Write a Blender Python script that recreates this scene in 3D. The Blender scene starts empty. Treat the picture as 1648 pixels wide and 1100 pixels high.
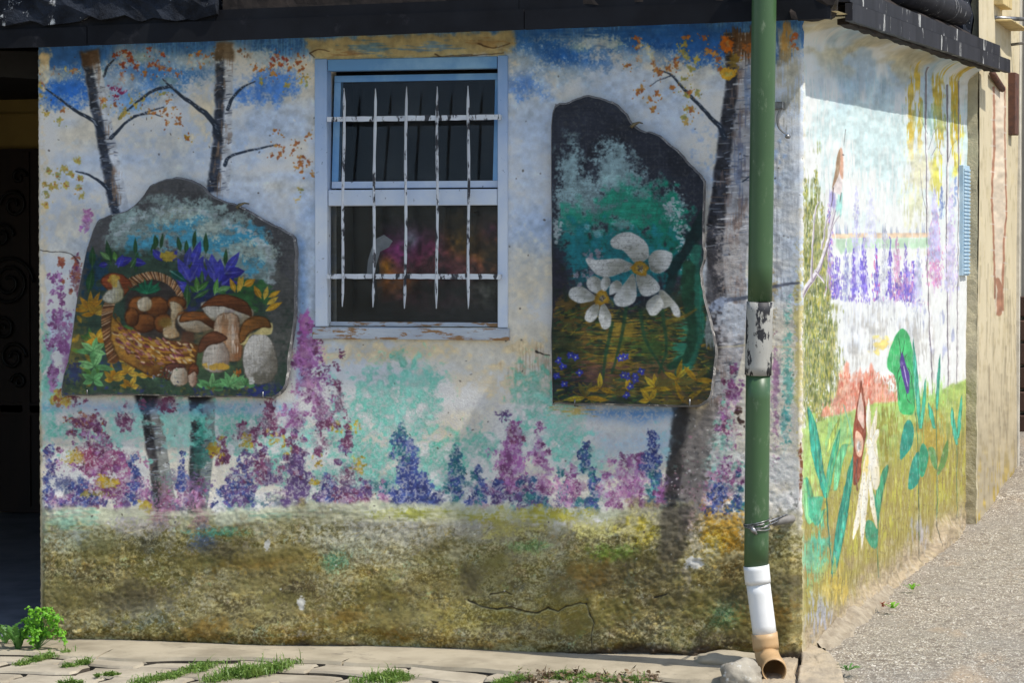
import bpy, bmesh, math, random
import numpy as np
from mathutils import Vector, Matrix
# ---------------------------------------------------------------- camera, sky, sun, exposure
scene = bpy.context.scene; COL = scene.collection; PI = math.pi; R_ = math.radians
FPX, CX, CY = 4900., 824., 550.
TH = R_(16.33); PH = R_(1.61); CAM = Vector((2.33, -12.13, 1.6))
right = Vector((math.cos(TH), math.sin(TH), 0)); f0 = Vector((-math.sin(TH), math.cos(TH), 0))
fwd = f0*math.cos(PH)-Vector((0, 0, 1))*math.sin(PH); upv = Vector((0, 0, 1))*math.cos(PH)+f0*math.sin(PH)
cd = bpy.data.cameras.new('camera'); cam = bpy.data.objects.new('camera', cd); COL.objects.link(cam)
cd.sensor_width = 36; cd.lens = FPX/1648*36; cd.clip_end = 2000; cd.clip_start = .1
M = Matrix((right, upv, -fwd)).transposed().to_4x4(); M.translation = CAM; cam.matrix_world = M; scene.camera = cam
SUN = Vector((1, -.25, 1.5)).normalized()
w = bpy.data.worlds.new('World'); scene.world = w; w.use_nodes = True; nt = w.node_tree
sky = nt.nodes.new('ShaderNodeTexSky'); sky.sky_type = 'NISHITA'; sky.sun_disc = False
sky.sun_elevation = math.asin(SUN.z); sky.sun_rotation = math.atan2(SUN.x, SUN.y)
bg = nt.nodes['Background']; bg.inputs['Strength'].default_value = .15; nt.links.new(sky.outputs[0], bg.inputs[0])
sd = bpy.data.lights.new('sun', 'SUN'); sd.energy = 3.8; sd.angle = R_(.53); sd.color = (1, .955, .88)
so = bpy.data.objects.new('sun', sd); COL.objects.link(so); so.rotation_euler = SUN.to_track_quat('Z', 'Y').to_euler()
scene.view_settings.view_transform = 'Standard'; scene.view_settings.look = 'None'; scene.view_settings.gamma = 1
scene.view_settings.use_curve_mapping = False; scene.view_settings.exposure = .38
scene.cycles.max_bounces = 6; scene.cycles.diffuse_bounces = 4; scene.cycles.transparent_max_bounces = 16
# ---------------------------------------------------------------- paint engine
import numpy as np, math
def _up(g, h, w):
    gh, gw = g.shape
    y = np.linspace(0, gh-1.001, h); x = np.linspace(0, gw-1.001, w)
    yi = y.astype(int); xi = x.astype(int); fy = y-yi; fx = x-xi
    fy = fy*fy*(3-2*fy); fx = fx*fx*(3-2*fx)
    a = g[yi]*(1-fy)[:, None] + g[np.minimum(yi+1, gh-1)]*fy[:, None]
    return (a[:, xi]*(1-fx) + a[:, np.minimum(xi+1, gw-1)]*fx).astype(np.float32)
def fbm(h, w, cx, cy=None, oct=4, seed=0, gain=.55):
    cy = cy or cx; rng = np.random.default_rng(seed); out = np.zeros((h, w), np.float32); amp = 1; tot = 0
    for o in range(oct):
        gx = max(2, int(w/cx)+2); gy = max(2, int(h/cy)+2)
        out += amp*_up(rng.random((gy, gx), np.float32), h, w); tot += amp
        amp *= gain; cx /= 2; cy /= 2
        if cx < 1 and cy < 1: break
        cx = max(cx, 1); cy = max(cy, 1)
    out /= tot
    s = float(out.std())+1e-6
    return np.clip(.5+(out-out.mean())/s*.18, 0, 1)
def sst(a, b, x):
    t = np.clip((x-a)/(b-a), 0, 1); return t*t*(3-2*t)
def spline(P, n=8, closed=False):
    P = [np.array(p, float) for p in P]
    if len(P) < 3: return [tuple(p) for p in P]
    Q = [P[-1]]+P+[P[0], P[1]] if closed else [2*P[0]-P[1]]+P+[2*P[-1]-P[-2]]
    out = []
    for i in range(1, len(Q)-2):
        a, b, c, d = Q[i-1:i+3]
        for k in range(n):
            t = k/n
            out.append(tuple(.5*((2*b)+(-a+c)*t+(2*a-5*b+4*c-d)*t*t+(-a+3*b-3*c+d)*t**3)))
    if not closed: out.append(tuple(P[-1]))
    return out
class Canvas:
    def __init__(s, x0, y0, x1, y1, S, base, seed=1):
        s.x0, s.y0, s.S = x0, y0, S; s.w = int((x1-x0)*S); s.h = int((y1-y0)*S)
        s.img = np.empty((s.h, s.w, 3), np.float32); s.img[:] = np.array(base)/255.
        s.rng = np.random.default_rng(seed)
        f = lambda cx, cy, o, k: fbm(s.h, s.w, cx*S, cy*S, o, seed*31+k)
        s.N = dict(grit=fbm(s.h, s.w, 1.7, 1.7, 1, seed*31), fine=f(3, 3, 2, 1), med=f(9, 9, 3, 2), big=f(60, 60, 5, 3),
                   vert=f(2.2, 22, 3, 4), horz=f(22, 2.2, 3, 5), wx=f(14, 14, 4, 6)-.5, wy=f(14, 14, 4, 7)-.5, tex=f(4, 4, 3, 8))
        s.N['dry'] = .5*s.N['fine']+.3*s.N['med']+.2*s.N['grit']
    def win(s, xa, ya, xb, yb):
        S = s.S
        i0 = max(0, int((xa-s.x0)*S)); i1 = min(s.w, int((xb-s.x0)*S)+1); j0 = max(0, int((ya-s.y0)*S)); j1 = min(s.h, int((yb-s.y0)*S)+1)
        if i1 <= i0 or j1 <= j0: return None
        X = (np.arange(i0, i1, dtype=np.float32)/S+s.x0)[None, :]; Y = (np.arange(j0, j1, dtype=np.float32)/S+s.y0)[:, None]
        return slice(j0, j1), slice(i0, i1), X+0*Y, Y+0*X
    def put(s, J, I, col, a, var=.08, vf='med'):
        c = np.array(col, np.float32)/255.
        n = 1+var*4*(s.N[vf][J, I]-.5)
        s.img[J, I] += (np.clip(c*n[..., None], 0, 1)-s.img[J, I])*a[..., None]
    def dry(s, J, I, a, d, f='dry'):
        # broken brush : d 0 = solid, 1 = very broken
        if d <= 0: return a
        n = s.N[f][J, I]
        return a*sst(.30, .62, n+(a-.5)*.35+(.42-.5*d))
    def poly(s, P, col, a=1, soft=1.2, rough=0, d=0, var=.08, f='dry', vf='med', smooth=0, grad=None, rim=None):
        if smooth: P = spline(P, smooth, True)
        xs = [p[0] for p in P]; ys = [p[1] for p in P]; m = soft*2+rough*2+2
        r = s.win(min(xs)-m, min(ys)-m, max(xs)+m, max(ys)+m)
        if r is None: return
        J, I, X, Y = r
        if rough: X = X+s.N['wx'][J, I]*rough*4; Y = Y+s.N['wy'][J, I]*rough*4
        ins = np.zeros(X.shape, bool); D = np.full(X.shape, 1e9, np.float32)
        for (ax, ay), (bx, by) in zip(P, P[1:]+P[:1]):
            if ay != by:
                c = (ay > Y) != (by > Y); ins ^= c & (X < (bx-ax)*(Y-ay)/(by-ay)+ax)
            L = (bx-ax)**2+(by-ay)**2+1e-9; t = np.clip(((X-ax)*(bx-ax)+(Y-ay)*(by-ay))/L, 0, 1)
            D = np.minimum(D, (X-ax-t*(bx-ax))**2+(Y-ay-t*(by-ay))**2)
        D = np.sqrt(D); D = np.where(ins, D, -D)
        al = s.dry(J, I, sst(-soft, soft, D), d, f)*a
        if grad is None and rim is None: s.put(J, I, col, al, var, vf); return
        C = np.zeros(X.shape+(3,), np.float32)+np.array(col, np.float32)/255.
        if grad:      # modelling of a rounded form: (colour, angle)
            gx = (X-(min(xs)+max(xs))/2)/(max(xs)-min(xs)+1e-6); gy = (Y-(min(ys)+max(ys))/2)/(max(ys)-min(ys)+1e-6)
            t = gx*math.cos(grad[1])+gy*math.sin(grad[1])+.45*(s.N['med'][J, I]-.5)+.3*(s.N[vf][J, I]-.5); t = sst(-.25, .5, t)[..., None]; C += (np.array(grad[0], np.float32)/255.-C)*t
        if rim: t = (sst(rim[1], 0, D+2*(s.N['fine'][J, I]-.5))*.7)[..., None]; C += (np.array(rim[0], np.float32)/255.-C)*t
        C *= (1+var*4*(s.N[vf][J, I]-.5))[..., None]
        s.img[J, I] += (np.clip(C, 0, 1)-s.img[J, I])*al[..., None]
    def stroke(s, P, w0, w1, col, a=1, soft=.8, d=0, rough=0, var=.08, f='dry', smooth=6):
        if smooth and len(P) > 2: P = spline(P, smooth)
        n = len(P)-1; m = max(w0, w1)+soft*2+rough*2+1
        r = s.win(min(p[0] for p in P)-m, min(p[1] for p in P)-m, max(p[0] for p in P)+m, max(p[1] for p in P)+m)
        if r is None: return
        J, I, X, Y = r
        if rough: X = X+s.N['wx'][J, I]*rough*4; Y = Y+s.N['wy'][J, I]*rough*4
        best = np.full(X.shape, -1e9, np.float32)
        for k in range(n):
            (ax, ay), (bx, by) = P[k], P[k+1]
            L = (bx-ax)**2+(by-ay)**2+1e-9; t = np.clip(((X-ax)*(bx-ax)+(Y-ay)*(by-ay))/L, 0, 1)
            wd = (w0+(w1-w0)*(k+t)/n)*.5
            best = np.maximum(best, wd-np.sqrt((X-ax-t*(bx-ax))**2+(Y-ay-t*(by-ay))**2))
        s.put(J, I, col, s.dry(J, I, sst(-soft, soft, best), d, f)*a, var)
    def dab(s, x, y, rx, ry, ang, col, a=1, soft=.35, d=.3, f='dry', var=.08):
        R = max(rx, ry)*1.4+1
        r = s.win(x-R, y-R, x+R, y+R)
        if r is None: return
        J, I, X, Y = r
        c, sn = math.cos(ang), math.sin(ang); U = ((X-x)*c+(Y-y)*sn)/rx; V = (-(X-x)*sn+(Y-y)*c)/ry
        q = np.sqrt(U*U+V*V)+s.N['wx'][J, I]*.5+(s.N['fine'][J, I]-.5)*(1.5 if d >= .3 else .3)
        s.put(J, I, col, s.dry(J, I, 1-sst(1-soft, 1+soft, q), d, f)*a, var)
    def cloud(s, x, y, rx, ry, col, a=1, dens=.5, f='med', soft=.25, ang=0, var=.08, fall=1.0):
        # scumbled patch: paint where noise beats a threshold that rises outwards
        R = max(rx, ry)*1.5
        r = s.win(x-rx*1.6-abs(math.sin(ang))*ry*1.6, y-ry*1.6-abs(math.sin(ang))*rx*1.6, x+rx*1.6+abs(math.sin(ang))*ry*1.6, y+ry*1.6+abs(math.sin(ang))*rx*1.6)
        if r is None: return
        J, I, X, Y = r
        c, sn = math.cos(ang), math.sin(ang); U = ((X-x)*c+(Y-y)*sn)/rx; V = (-(X-x)*sn+(Y-y)*c)/ry
        q = np.sqrt(U*U+V*V)+s.N['wx'][J, I]*.9
        n = s.N[f][J, I]
        m = n+(dens-.5)-fall*.55*(q-.55)
        s.put(J, I, col, sst(.5-soft*.5, .5+soft*.5, m)*a*sst(1.5, 1.1, q), var)
    def dabs(s, n, x, y, sx, sy, cols, r=(1.5, 4), asp=.6, ang=None, a=.9, d=.3, shape='gauss', f='dry'):
        g = s.rng; n = int(n); m = max(2, n//11); cen = []
        for k in range(m):      # clumps first, so that the outline stays ragged
            if shape == 'bush': t = g.random()**.75; cen.append((x+g.normal()*sx*.5*(.35+.65*t), y-sy+2*sy*t*1.02, g.random(), int(g.integers(len(cols)))))
        if shape == 'bush' and n > 60:
            s.cloud(x, y+sy*.35, sx*.8, sy*.6, cols[0], .5, .5, 'dry', .35); s.cloud(x+sx*.15, y+sy*.5, sx*.6, sy*.4, cols[-1], .45, .52, 'dry', .35)
        for k in range(n):
            ci = int(g.integers(len(cols)))
            if shape == 'gauss': px, py = x+g.normal()*sx*.5, y+g.normal()*sy*.5
            elif shape == 'bush':
                q = cen[int(g.integers(m))]; px = q[0]+g.normal()*2.7*(.4+q[2]); py = q[1]+g.normal()*3.0*(.4+q[2]); ci = q[3] if g.random() < .7 else ci
            else: px, py = x+(g.random()*2-1)*sx, y+(g.random()*2-1)*sy
            rr = (r[0]+(r[1]-r[0])*g.random()**1.7)*(1.12 if shape == 'bush' else 1)
            an = g.random()*math.pi if ang is None else ang+g.normal()*.4
            s.dab(px, py, rr, rr*asp*(.7+.6*g.random()), an, cols[ci], a*(.75+.25*g.random()), d=d, f=f)
    def leaf(s, x, y, L, W, ang, col, a=.95, mid=None, d=.15, soft=.8):
        c, sn = math.cos(ang), math.sin(ang); P = []
        for k in range(7):
            t = k/6; P.append((t, math.sin(math.pi*t**.8)*.5))
        Q = P+[(t, -w) for t, w in P[::-1][1:-1]]
        s.poly([(x+L*t*c-W*w*sn, y+L*t*sn+W*w*c) for t, w in Q], col, a, soft, d=d, rough=.3)
        if mid is not None: s.stroke([(x, y), (x+L*.85*c, y+L*.85*sn)], W*.22, .3, mid, .6, soft=.6, smooth=0)
    def grade(s, J, I, fn): s.img[J, I] = fn(s.img[J, I])
# ---------------------------------------------------------------- the mural on the front wall (photo-plan units)
def paint_front(S=1.4):
    c = Canvas(40, 20, 1310, 1100, S, (232, 229, 222), 3); g = c.rng; N = c.N
    W = (232, 230, 225); BL = (120, 165, 222); DB = (52, 110, 184); CR = (226, 205, 160)
    J, I, X, Y = c.win(40, 20, 1310, 1100)
    c.put(J, I, (196, 212, 234), sst(.42, .74, fbm(c.h, c.w, 150*S, 60*S, 4, 78))*.62*sst(700, 500, Y))
    c.put(J, I, (232, 216, 182), sst(.46, .74, fbm(c.h, c.w, 120*S, 70*S, 4, 77))*.5)
    c.put(J, I, (180, 160, 130), sst(.66, .8, N['fine'])*.10)
    # soft cloud bands
    for x, y, rx, ry, a in [(300, 215, 90, 28, .6), (250, 255, 130, 26, .55), (440, 200, 60, 40, .4), (860, 260, 50, 120, .5), (840, 400, 30, 90, .4),
                            (500, 400, 22, 140, .7), (95, 370, 60, 70, .35), (1070, 190, 70, 50, .5), (950, 130, 120, 22, .5), (870, 180, 60, 60, .35)]:
        c.cloud(x, y, rx, ry, (166, 194, 232), a*.8, .68, 'big', 1.2)
    # airbrushed blue sky along the eaves
    top = lambda X: 74-(X-60)*.033
    d_ = Y-top(X)
    wv = 26*(N['big']-.5)*2+16*(N['dry']-.5)
    c.put(J, I, DB, sst(38, 6, d_+wv)*.95, .12, 'vert')
    c.put(J, I, (92, 150, 205), sst(60, 20, d_+wv*1.2)*sst(.38, .6, N['dry'])*.7, .1, 'vert')
    c.cloud(100, 140, 48, 30, (40, 110, 205), .95, .75, 'dry', .85)
    c.cloud(95, 98, 60, 24, DB, .95, .8, 'dry', .85); c.cloud(235, 120, 75, 36, (60, 125, 205), .85, .6, 'dry', .85)
    c.cloud(430, 140, 52, 26, (70, 130, 215), .9, .72, 'dry', .85, -.25); c.cloud(300, 110, 60, 30, (40, 110, 185), .8, .6, 'dry', .85)
    c.cloud(205, 160, 40, 24, (90, 150, 215), .7, .6, 'dry', .85)
    c.cloud(890, 85, 80, 34, (32, 98, 180), .95, .72, 'dry', .85, .1); c.cloud(1120, 72, 120, 30, (34, 96, 178), .95, .8, 'dry', .85, .05)
    c.cloud(850, 130, 35, 28, (60, 120, 205), .75, .6, 'dry', .85); c.cloud(1020, 60, 120, 20, (36, 100, 180), .9, .6, 'horz', .5)
    c.cloud(1190, 240, 60, 60, (110, 150, 205), .5, .6, 'med', .5)
    for x, y in [(150, 115), (230, 95), (270, 130), (100, 120), (330, 100), (990, 70), (930, 75)]:
        c.cloud(x, y, 32, 15, (170, 190, 170), .6, .42, 'dry', .3)
    # warm staining
    for x, y, rx, ry, a in [(70, 95, 10, 40, .9), (330, 170, 30, 60, .5), (860, 620, 70, 40, .5), (620, 570, 130, 18, .7), (840, 560, 60, 14, .7), (780, 610, 60, 25, .4),
                            (120, 350, 60, 40, .35), (260, 230, 60, 30, .3), (850, 450, 25, 80, .3), (690, 700, 50, 40, .4), (70, 480, 8, 300, .5), (1090, 420, 10, 60, .3)]:
        c.cloud(x, y, rx, ry, (226, 200, 150), a, .6, 'med', .6)
    c.cloud(855, 585, 40, 30, (170, 130, 95), .4, .5, 'vert', .4)
    # peeled lintel above the window
    c.poly([(492, 66), (560, 58), (700, 54), (826, 50), (832, 72), (820, 84), (700, 92), (600, 98), (520, 100), (500, 92)], (196, 172, 112), .85, 5, 3, .15)
    c.cloud(600, 78, 40, 14, (70, 125, 170), .7, .6, 'horz', .4); c.cloud(700, 74, 60, 9, (75, 130, 190), .6, .5, 'horz', .4)
    c.cloud(560, 86, 40, 8, (150, 105, 60), .6, .5, 'horz', .3); c.cloud(780, 70, 50, 9, (165, 130, 80), .6, .5, 'horz', .3)
    for P in [[(498, 85), (512, 79), (530, 82)], [(700, 86), (716, 92), (760, 89), (810, 84)], [(770, 70), (790, 76), (820, 70)], [(498, 86), (505, 92)], [(520, 101), (640, 96), (700, 91), (760, 87)]]:
        c.stroke(P, 2.5, 1.2, (70, 48, 30), .85, .8, .2, .6)
    # birch trunks
    def trunk(Lp, Rp, dark=(40, 46, 58), lite=(205, 208, 212), warm=(150, 120, 95), dk=.52, ns=140, shade=.9):
        Ls = spline(Lp, 6); Rs = spline(Rp, 6); P = Ls+Rs[::-1]
        c.poly(P, lite, .97, 1.2, .4)
        mid = [(a[0]+(b[0]-a[0])*dk, a[1]) for a, b in zip(Ls, Rs)]
        c.poly(Ls+mid[::-1], dark, shade, 3, 1.2, .12, .3, vf='med')
        r = c.win(min(p[0] for p in P), min(p[1] for p in P), max(p[0] for p in P), max(p[1] for p in P))
        ya = [p[1] for p in Ls]; lx = [p[0] for p in Ls]; rx = [p[0] for p in Rs]; ry = [p[1] for p in Rs]
        for k in range(ns):
            y = ya[0]+(ya[-1]-ya[0])*g.random(); xl = np.interp(y, ya, lx); xr = np.interp(y, ry, rx); w = xr-xl
            t = g.random(); x = xl+w*t; l = w*(.06+.16*g.random())
            if t < dk: col = [(190, 196, 205), (95, 88, 80), (20, 24, 34), (120, 100, 85), (150, 160, 172)][int(g.integers(5))]; aa = .65
            else: col = [(60, 66, 80), (232, 234, 238), (140, 130, 122), (240, 240, 240), (110, 120, 140)][int(g.integers(5))]; aa = .7
            l = min(l, xr-x, x-xl)
            if l < .7: continue
            c.stroke([(x-l, y+g.normal()), (x+l, y+g.normal()*1.2-1)], 1+g.random()*2, .8, col, aa, .7, .35, .3, smooth=0)
        for k in range(ns//12):
            y = ya[0]+(ya[-1]-ya[0])*g.random(); xl = np.interp(y, ya, lx); xr = np.interp(y, ry, rx)
            c.cloud(xl+(xr-xl)*(.25+.6*g.random()), y, (xr-xl)*.2, 8+g.random()*10, warm, .5, .5, 'vert', .4)
    trunk([(130, 86), (146, 180), (160, 250), (178, 345)], [(157, 80), (176, 180), (190, 250), (208, 340)])
    c.poly([(128, 84), (157, 78), (162, 102), (134, 108)], (88, 62, 38), .85, 4, 1.5, .1)
    trunk([(347, 70), (345, 180), (340, 240), (333, 310)], [(375, 70), (374, 150), (372, 230), (368, 320)])
    c.poly([(345, 66), (376, 66), (376, 96), (346, 98)], (112, 92, 66), .8, 4, 1.5, .15)
    trunk([(218, 630), (232, 700), (244, 780), (250, 834)], [(260, 630), (266, 700), (276, 770), (288, 826)], (58, 54, 56), (150, 150, 142), (110, 95, 80), .45, 160)
    trunk([(305, 630), (306, 700), (305, 780), (304, 830)], [(346, 630), (345, 700), (338, 780), (334, 822)], (52, 60, 60), (140, 150, 142), (80, 110, 100), .5, 140)
    c.poly([(216, 632), (258, 632), (248, 655), (222, 668)], (22, 22, 26), .9, 4, 1); c.poly([(304, 632), (346, 632), (328, 652), (306, 668)], (22, 22, 26), .9, 4, 1)
    c.cloud(322, 690, 18, 45, (70, 175, 150), .75, .5, 'dry', .25); c.cloud(320, 730, 22, 40, (40, 100, 90), .6, .5, 'dry', .3)
    trunk([(1164, 52), (1168, 120), (1158, 210), (1148, 290), (1138, 360), (1139, 420), (1148, 480), (1136, 560), (1104, 640), (1080, 700), (1070, 780), (1060, 890)],
          [(1216, 52), (1214, 120), (1213, 210), (1210, 290), (1208, 360), (1200, 420), (1200, 480), (1196, 560), (1176, 640), (1152, 700), (1134, 780), (1120, 890)],
          (40, 42, 50), (176, 174, 176), (140, 116, 104), .40, 520, .9)
    c.poly([(1084, 650), (1120, 650), (1108, 740), (1092, 890), (1060, 890), (1070, 780)], (62, 58, 54), .85, 5, 2, .25); c.poly([(1106, 650), (1160, 650), (1146, 740), (1126, 890), (1080, 890), (1092, 740)], (120, 114, 108), .8, 5, 2, .3); c.poly([(1138, 400), (1160, 400), (1158, 520), (1120, 660), (1084, 660), (1130, 560)], (70, 68, 72), .8, 5, 2, .3)
    c.cloud(1200, 72, 30, 26, (96, 64, 34), .85, .7, 'vert', .4); c.cloud(1204, 84, 18, 18, (190, 108, 40), .8, .52, 'dry', .3); c.cloud(1170, 72, 12, 12, (215, 110, 20), .9, .7, 'dry', .3)
    c.cloud(1180, 100, 14, 14, (150, 120, 40), .8, .6, 'dry', .3); c.cloud(1172, 118, 12, 8, (220, 165, 40), .95, .8, 'dry', .3)
    c.cloud(1204, 150, 10, 60, (110, 140, 185), .5, .55, 'vert', .4); c.cloud(1190, 260, 12, 60, (90, 110, 150), .5, .5, 'vert', .4)
    # sky strip to the right of the pipe
    c.cloud(1262, 70, 14, 30, (200, 140, 50), .8, .65, 'vert', .5); c.cloud(1245, 70, 12, 30, (50, 105, 180), .8, .6, 'vert', .5); c.dabs(10, 1280, 68, 10, 12, [(205, 95, 35), (190, 110, 40)], (2, 5), d=.4)
    c.cloud(1270, 130, 22, 60, (200, 190, 160), .7, .55, 'vert', .5)
    c.cloud(1250, 420, 8, 200, (150, 150, 155), .5, .5, 'vert', .4); c.cloud(1268, 330, 20, 150, (150, 155, 165), .35, .5, 'vert', .5)
    c.cloud(1235, 480, 18, 90, (175, 150, 95), .7, .5, 'dry', .3)
    c.cloud(1268, 600, 14, 120, (84, 172, 160), .7, .5, 'dry', .35); c.cloud(1262, 680, 12, 60, (60, 150, 150), .6, .48, 'dry', .35); c.cloud(1248, 640, 9, 120, (150, 95, 140), .7, .5, 'dry', .3); c.cloud(1284, 560, 8, 180, (205, 190, 120), .8, .6, 'dry', .3)
    c.cloud(1275, 900, 16, 90, (60, 68, 60), .75, .6, 'dry', .4); c.cloud(1262, 945, 26, 36, (170, 160, 30), .95, .66, 'dry', .3); c.cloud(1265, 1010, 24, 30, (96, 80, 40), .9, .6, 'dry', .4)
    c.cloud(1289, 760, 5, 40, (110, 60, 30), .9, .7, 'vert', .4); c.leaf(1248, 930, 30, 9, 1.2, (30, 58, 150), .9); c.leaf(1262, 935, 24, 8, 1.9, (34, 60, 150), .9)
    c.cloud(1258, 860, 10, 20, (90, 95, 90), .7, .6, 'dry', .3)
    # warm patches between slate and pipe
    c.cloud(1172, 430, 26, 60, (190, 180, 172), .6, .6, 'dry', .4); c.cloud(1176, 520, 30, 36, (196, 202, 210), .8, .65, 'med', .4)
    c.stroke([(1140, 500), (1152, 488), (1166, 484), (1195, 480), (1204, 478)], 9, 5, (92, 100, 118), .8, 1.2, .45, .5); c.dab(1158, 488, 12, 8, -.5, (150, 160, 180), .9)
    c.stroke([(1240, 462), (1262, 458), (1285, 455)], 5, 4, (88, 92, 108), .8, 1.2, .4, .5)
    c.stroke([(1150, 560), (1205, 556), (1285, 560)], 3, 2, (215, 200, 160), .8, 1.2, .2, .4)
    # branches
    BR = (38, 48, 62)
    for P, a, b in [([(72, 142), (95, 158), (125, 180), (150, 195), (162, 215)], 2, 8), ([(178, 222), (185, 215), (205, 195), (235, 180), (262, 172)], 6, 2),
                    ([(166, 122), (172, 108), (182, 96)], 5, 2.5), ([(262, 126), (275, 140), (300, 160), (328, 180), (345, 200), (350, 215)], 2.5, 11), ([(274, 138), (245, 146), (215, 168), (190, 190)], 6, 2),
                    ([(362, 265), (368, 253), (388, 245), (418, 239), (446, 232)], 6, 2), ([(366, 175), (374, 158), (388, 142), (410, 130)], 6, 2),
                    ([(122, 275), (140, 280), (158, 290), (172, 302), (178, 318)], 2, 7), ([(215, 187), (240, 182), (258, 186)], 3, 1.5),
                    ([(1060, 112), (1080, 120), (1098, 140), (1122, 165), (1145, 190), (1160, 205), (1166, 222)], 2, 9), ([(1080, 121), (1062, 128), (1045, 138)], 2, 1),
                    ([(1195, 292), (1206, 284), (1216, 280)], 2, 2)]:
        c.stroke(P, a, b, BR, .95, .9, .12, .5)
        Q = spline(P, 6)
        for k in range(len(Q)):
            if g.random() < .5: c.dab(Q[k][0]+g.normal(), Q[k][1]-1, 2.2, .8, .6, (170, 178, 190), .6, d=.4)
    # autumn leaves
    RD = [(158, 66, 48), (132, 56, 56), (176, 92, 50), (176, 106, 54)]; OR = [(194, 126, 60), (180, 108, 60), (204, 150, 76), (164, 96, 60)]; YL = [(196, 178, 84), (178, 158, 76), (208, 172, 84), (156, 156, 90)]
    def sprig(x, y, cols, n=5, r=9):
        for k in range(n):
            an = g.random()*6.28; l = r*(.4+.6*g.random()); c.leaf(x, y, l, l*.6, an, cols[int(g.integers(len(cols)))], .9, d=.3, soft=.7)
        for k in range(n): c.dab(x+g.normal()*r*.7, y+g.normal()*r*.7, 1.5, 1, g.random()*3, cols[int(g.integers(len(cols)))], .8, d=.3)
    for x, y, cl, n in [(185, 88, RD, 6), (200, 80, RD, 5), (212, 98, RD, 7), (196, 105, RD, 5), (218, 105, RD, 6), (208, 88, RD, 5), (197, 122, RD, 5), (196, 130, RD, 4), (212, 124, OR, 4), (190, 145, [(150, 40, 90)], 6),
                        (186, 155, [(196, 60, 60), (150, 40, 90)], 6), (198, 148, [(150, 40, 90)], 5), (182, 140, [(150, 50, 100)], 4), (240, 78, RD, 4), (262, 90, RD, 5), (248, 102, RD, 8), (258, 108, RD, 8), (240, 103, RD, 6), (270, 112, OR, 5),
                        (235, 118, OR, 5), (285, 120, OR, 4), (84, 116, OR, 4), (104, 112, YL, 4), (118, 113, OR, 5), (66, 130, OR, 4), (64, 140, YL, 4), (66, 156, YL, 4), (74, 184, YL, 7), (96, 192, YL, 6), (100, 175, OR, 3), (166, 160, OR, 6),
                        (167, 170, YL, 5), (182, 168, OR, 3), (200, 178, YL, 5), (196, 188, YL, 4), (218, 170, YL, 5), (232, 160, YL, 3), (212, 162, YL, 4), (260, 150, YL, 4), (270, 162, OR, 4), (264, 178, OR, 5), (268, 186, OR, 4), (286, 190, OR, 4),
                        (266, 198, OR, 4), (287, 199, OR, 5), (300, 222, [(200, 150, 40), (170, 90, 40)], 9), (248, 184, OR, 4), (280, 172, OR, 3), (240, 176, OR, 3),
                        (305, 90, OR, 5), (318, 84, OR, 5), (330, 92, OR, 5), (304, 100, OR, 4), (322, 104, OR, 3), (340, 84, [(120, 90, 60)], 4), (388, 82, [(130, 95, 70)], 4), (400, 88, [(130, 90, 60)], 4),
                        (410, 108, OR, 6), (422, 112, OR, 6), (436, 105, RD, 7), (445, 88, RD, 8), (458, 96, RD, 8), (452, 104, RD, 8), (440, 95, RD, 6), (466, 110, OR, 5), (480, 100, RD, 7), (484, 112, OR, 6), (478, 88, OR, 5), (490, 124, YL, 4),
                        (420, 130, YL, 4), (462, 136, YL, 5), (484, 130, YL, 4), (494, 134, YL, 3), (440, 118, OR, 5),
                        (440, 212, OR, 3), (452, 218, OR, 3), (446, 234, OR, 5), (438, 248, OR, 4), (450, 250, OR, 5), (456, 240, OR, 3), (478, 232, OR, 4), (484, 252, OR, 6), (484, 264, OR, 6), (478, 268, OR, 4), (488, 276, OR, 4), (498, 262, OR, 4), (470, 244, OR, 3),
                        (496, 218, OR, 4), (482, 304, YL, 4), (478, 320, [(222, 190, 120)], 3), (500, 280, OR, 3)]:
        sprig(x, y, cl, n, 8)
    for x, y in [(78, 275), (103, 272), (92, 282), (114, 280), (82, 300), (106, 298), (88, 298), (72, 296), (74, 312), (127, 303), (130, 315), (73, 330), (128, 287), (124, 258)]:
        c.dab(x, y, 5.5, 5, g.random(), YL[int(g.integers(4))], .9, d=.35); sprig(x, y, YL+OR, 3, 6)
    for x, y, cl in [(1025, 62, OR), (1027, 74, OR), (1028, 93, OR), (1010, 104, OR), (1042, 76, YL), (1046, 88, YL), (1050, 100, OR), (1056, 112, OR), (1062, 118, OR), (1075, 110, OR), (1100, 70, YL), (1098, 82, YL), (1104, 92, YL), (1086, 92, OR),
                     (1090, 102, OR), (1104, 60, OR), (1024, 148, OR), (1034, 142, OR), (1044, 160, OR), (1058, 150, OR), (1052, 176, OR), (1084, 142, OR), (1098, 128, YL), (1108, 150, OR), (1122, 148, YL), (1104, 156, YL),
                     (1106, 172, YL), (1114, 176, OR), (1100, 186, YL), (1104, 196, [(220, 180, 100)]), (1134, 60, OR), (1150, 88, OR), (1140, 80, OR), (1156, 92, OR), (1158, 108, OR), (1172, 118, YL), (1168, 70, OR), (1120, 96, YL), (1112, 110, YL)]:
        sprig(x, y, cl, 6, 9)
    # turquoise washes
    TQ = [(112, 190, 168), (134, 202, 184), (98, 176, 152)]
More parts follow.
